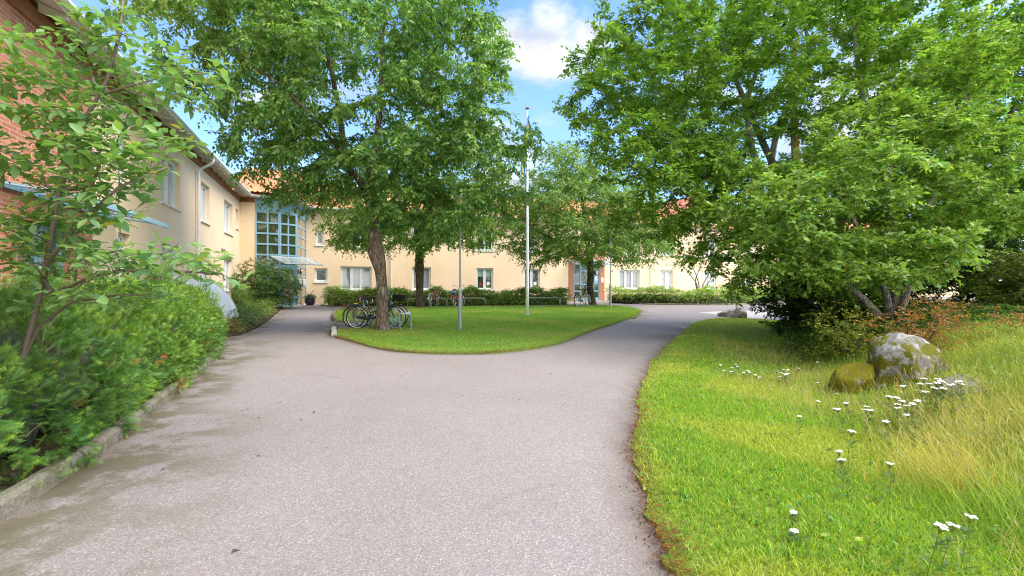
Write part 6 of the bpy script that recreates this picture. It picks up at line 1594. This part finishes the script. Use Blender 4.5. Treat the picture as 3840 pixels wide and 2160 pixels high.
n = 5000; s = rng.integers(12, len(isl) - 1, n); fr2 = rng.random((n, 1)); P = np.column_stack([isl[s] * (1 - fr2) + isl[np.minimum(s + 1, len(isl) - 1)] * fr2 + rng.normal(0, .07, (n, 2)), np.zeros(n)]); P = P[P[:, 1] < 24]; n = len(P); P[:, 2] = H(P[:, 0], P[:, 1]) + rng.uniform(.03, .05, n)
V, Fi = inst(STICK_V, STICK_F, P, frames(norm(rng.normal(size=(n, 3)) * [1, 1, .15]), np.tile([[0, 0, 1.]], (n, 1))), np.stack([rng.uniform(.03, .07, n), np.full(n, .004), np.full(n, .004)], 1))
o = np_mesh('lawn_edge_litter', V, [Fi], M['leaf'], [np.repeat(hsvvar((.27, .13, .06), n, .3, .2), 3, 0)]); o['kind'] = 'stuff'
n = 1100; s = rng.integers(5, len(vf) - 6, n); sel = vf[s, 1] < 12; s = s[sel]; n = len(s)
P = np.column_stack([vf[s] + rng.normal(0, .045, (n, 2)) - [.03, 0], np.zeros(n)]); P[:, 2] = H(P[:, 0], P[:, 1]) + .008
OV = np.array([[1, 0, 0], [-1, 0, 0], [0, 1, 0], [0, -1, 0], [0, 0, 1], [0, 0, -1.]]); OF = np.array([[0, 2, 4], [2, 1, 4], [1, 3, 4], [3, 0, 4], [2, 0, 5], [1, 2, 5], [3, 1, 5], [0, 3, 5]])
V, Fi = inst(OV, OF, P, frames(rvec(n), rvec(n)), rng.uniform(.002, .006, n)); o = np_mesh('asphalt_crumbs', V, [Fi], M['soil'], None); o['kind'] = 'stuff'
n = 420; X = rng.uniform(-9, 5, n); Y = rng.uniform(2.2, 20, n); kk = dist_line(X, Y, kerb_l) < 1.6; m = kk | (rng.random(n) < .35); X, Y = X[m], Y[m]; m = ~inpoly(X, Y, verge) & ~inpoly(X, Y, island) & ~inpoly(X, Y, bed_left); X, Y = X[m], Y[m]; n = len(X)
V, Fi = inst(LEAF_V * [1, 1, 2.5], LEAF_F, np.column_stack([X, Y, H(X, Y) + .010]), frames(norm(rng.normal(size=(n, 3)) * [1, 1, .1]), norm(rng.normal(size=(n, 3)) * .15 + [0, 0, 1])), rng.uniform(.012, .05, n))
c = hsvvar((.20, .11, .05), n, .3, .2); y_ = rng.random(n) < .12; c[y_] = (.5, .36, .06)
o = np_mesh('fallen_leaves', V, [Fi], M['leaf'], [np.repeat(c, 2, 0)]); o['kind'] = 'stuff'

# ------------------------------------------------------------------ yarrow plants
def make_yarrow():
    t = empty('yarrow', (0, 0, 0), 0, 'x', 'wild flower', 'white yarrow flowers on the grassy bank')
    m = MB(); m.tube([(0, 0, 0), (.01, 0, .15), (.0, .01, .30)], [.002, .0018, .0015], 5)
    rg = random.Random(4); heads = []
    for k in range(14):
        a = k * 2.4; r_ = .004 + .022 * math.sqrt(k / 14); p = (r_ * math.cos(a), .01 + r_ * math.sin(a), .325 + rg.uniform(-.004, .004) - r_ * .15); m.tube([(0, .008, .28), p], .0012, 3, cap=False); heads.append(p)
    m.build('stem', M['berry'], t)
    h = MB()
    for p in heads: h.lathe([(0, .003), (.005, .0025), (.0075, .0), (.005, -.003), (0, -.004)], 7, p)
    h.build('flower_head', M['white'], t)
    N = 26; pos = []; 
    zz = rng.uniform(.02, .24, N); a = rng.uniform(0, 6.28, N); pos = np.column_stack([0 * zz, 0 * zz, zz]); V, Fi = inst(LEAF_V, LEAF_F, pos, frames(np.column_stack([np.cos(a), np.sin(a), np.full(N, .5)]), np.tile([[0, 0, 1.]], (N, 1))), np.stack([rng.uniform(.04, .08, N), np.full(N, .025), np.full(N, .03)], 1))
    np_mesh('leaves', V, [Fi], M['leaf'], [np.repeat(hsvvar((.11, .18, .05), N), 2, 0)], parent=t)
    return t
yp = make_yarrow()
yar = []
def add_y(x, y, hh_, lab): yar.append((x, y, hh_, lab))
LAB = {}
for (x, y) in [(2745, 1378), (2757, 1388), (2772, 1372), (2762, 1365), (2785, 1395), (2798, 1388), (2812, 1392), (2834, 1402), (2850, 1412), (2738, 1390), (2722, 1388), (2690, 1364)]: add_y(x, y, .16, 'small white yarrow in the thin leftmost patch on the grass')
for (x, y) in [(2908, 1390), (2918, 1395), (2928, 1400), (2938, 1396), (2950, 1402), (2965, 1385), (2978, 1378), (2930, 1385), (2945, 1390), (2960, 1398), (2925, 1412)]: add_y(x, y, .22, 'small white yarrow in the denser patch left of the boulder')
for (x, y) in [(3057, 1356)]: add_y(x, y, .25, 'lone white yarrow on its own left of the boulder, highest up the grass')
for (x, y) in [(3076, 1435), (3050, 1497), (2992, 1555), (3145, 1478), (3110, 1527)]: add_y(x, y, .24, 'lone white yarrow on open grass below the boulder')
for (x, y) in [(3205, 1512), (3245, 1525), (3176, 1531), (3300, 1540), (3268, 1538), (3320, 1572), (3180, 1610), (3315, 1480), (3345, 1482), (3380, 1500), (3400, 1502), (3425, 1490), (3440, 1550), (3420, 1523), (3360, 1515), (3395, 1530)]: add_y(x, y, .34, 'white yarrow in the dry grass below the boulder')
for (x, y) in [(3470, 1420), (3490, 1425), (3505, 1420), (3520, 1432), (3535, 1428), (3500, 1440), (3480, 1440), (3460, 1445), (3515, 1448), (3412, 1448), (3470, 1468), (3560, 1430), (3590, 1440), (3620, 1425)]: add_y(x, y, .42, 'tall white yarrow clustered right of the boulder')
for (x, y) in [(3178, 1695), (3185, 1727), (3335, 1740)]: add_y(x, y, .30, 'white yarrow over the lower dry grass clump')
for (x, y) in [(3472, 1940), (3522, 1960), (3600, 1930)]: add_y(x, y, .32, 'large near white yarrow at the lower right edge')
for (x, y) in [(2975, 1912), (2978, 1985)]: add_y(x, y, .10, 'short white yarrow in the near bright grass')
for lab in {q[3] for q in yar}:
    mem = sorted([q for q in yar if q[3] == lab]); 
    for j, q in enumerate(mem): LAB[q] = lab if len(mem) == 1 else lab + ', ' + ORD[j] + ' from the left'
for i, (x, y, hh_, lab) in enumerate(yar):
    lab = LAB[(x, y, hh_, lab)]
    # find ground point whose top at height hh_ projects to (x, y)
    Z = 6.0
    for _ in range(40):
        zt2 = float(H((x - 1920) * Z / F, Z)) + hh_; Z = .5 * Z + .5 * F * (CH - zt2) / (y - HZ)
    o = yp if i == 0 else copy_tree(yp)
    gx_, gy_ = (x - 1920) * Z / F, Z
    o.location = (gx_, gy_, float(H(gx_, gy_))); s_ = hh_ / .325; big = 1.0
    wd_ = max(.75, min(1.1, s_ * 1.0)); o.scale = (wd_, wd_, s_); o.rotation_euler = (random.uniform(-.22, .22), random.uniform(-.22, .22), random.uniform(0, 6)); o['label'] = lab
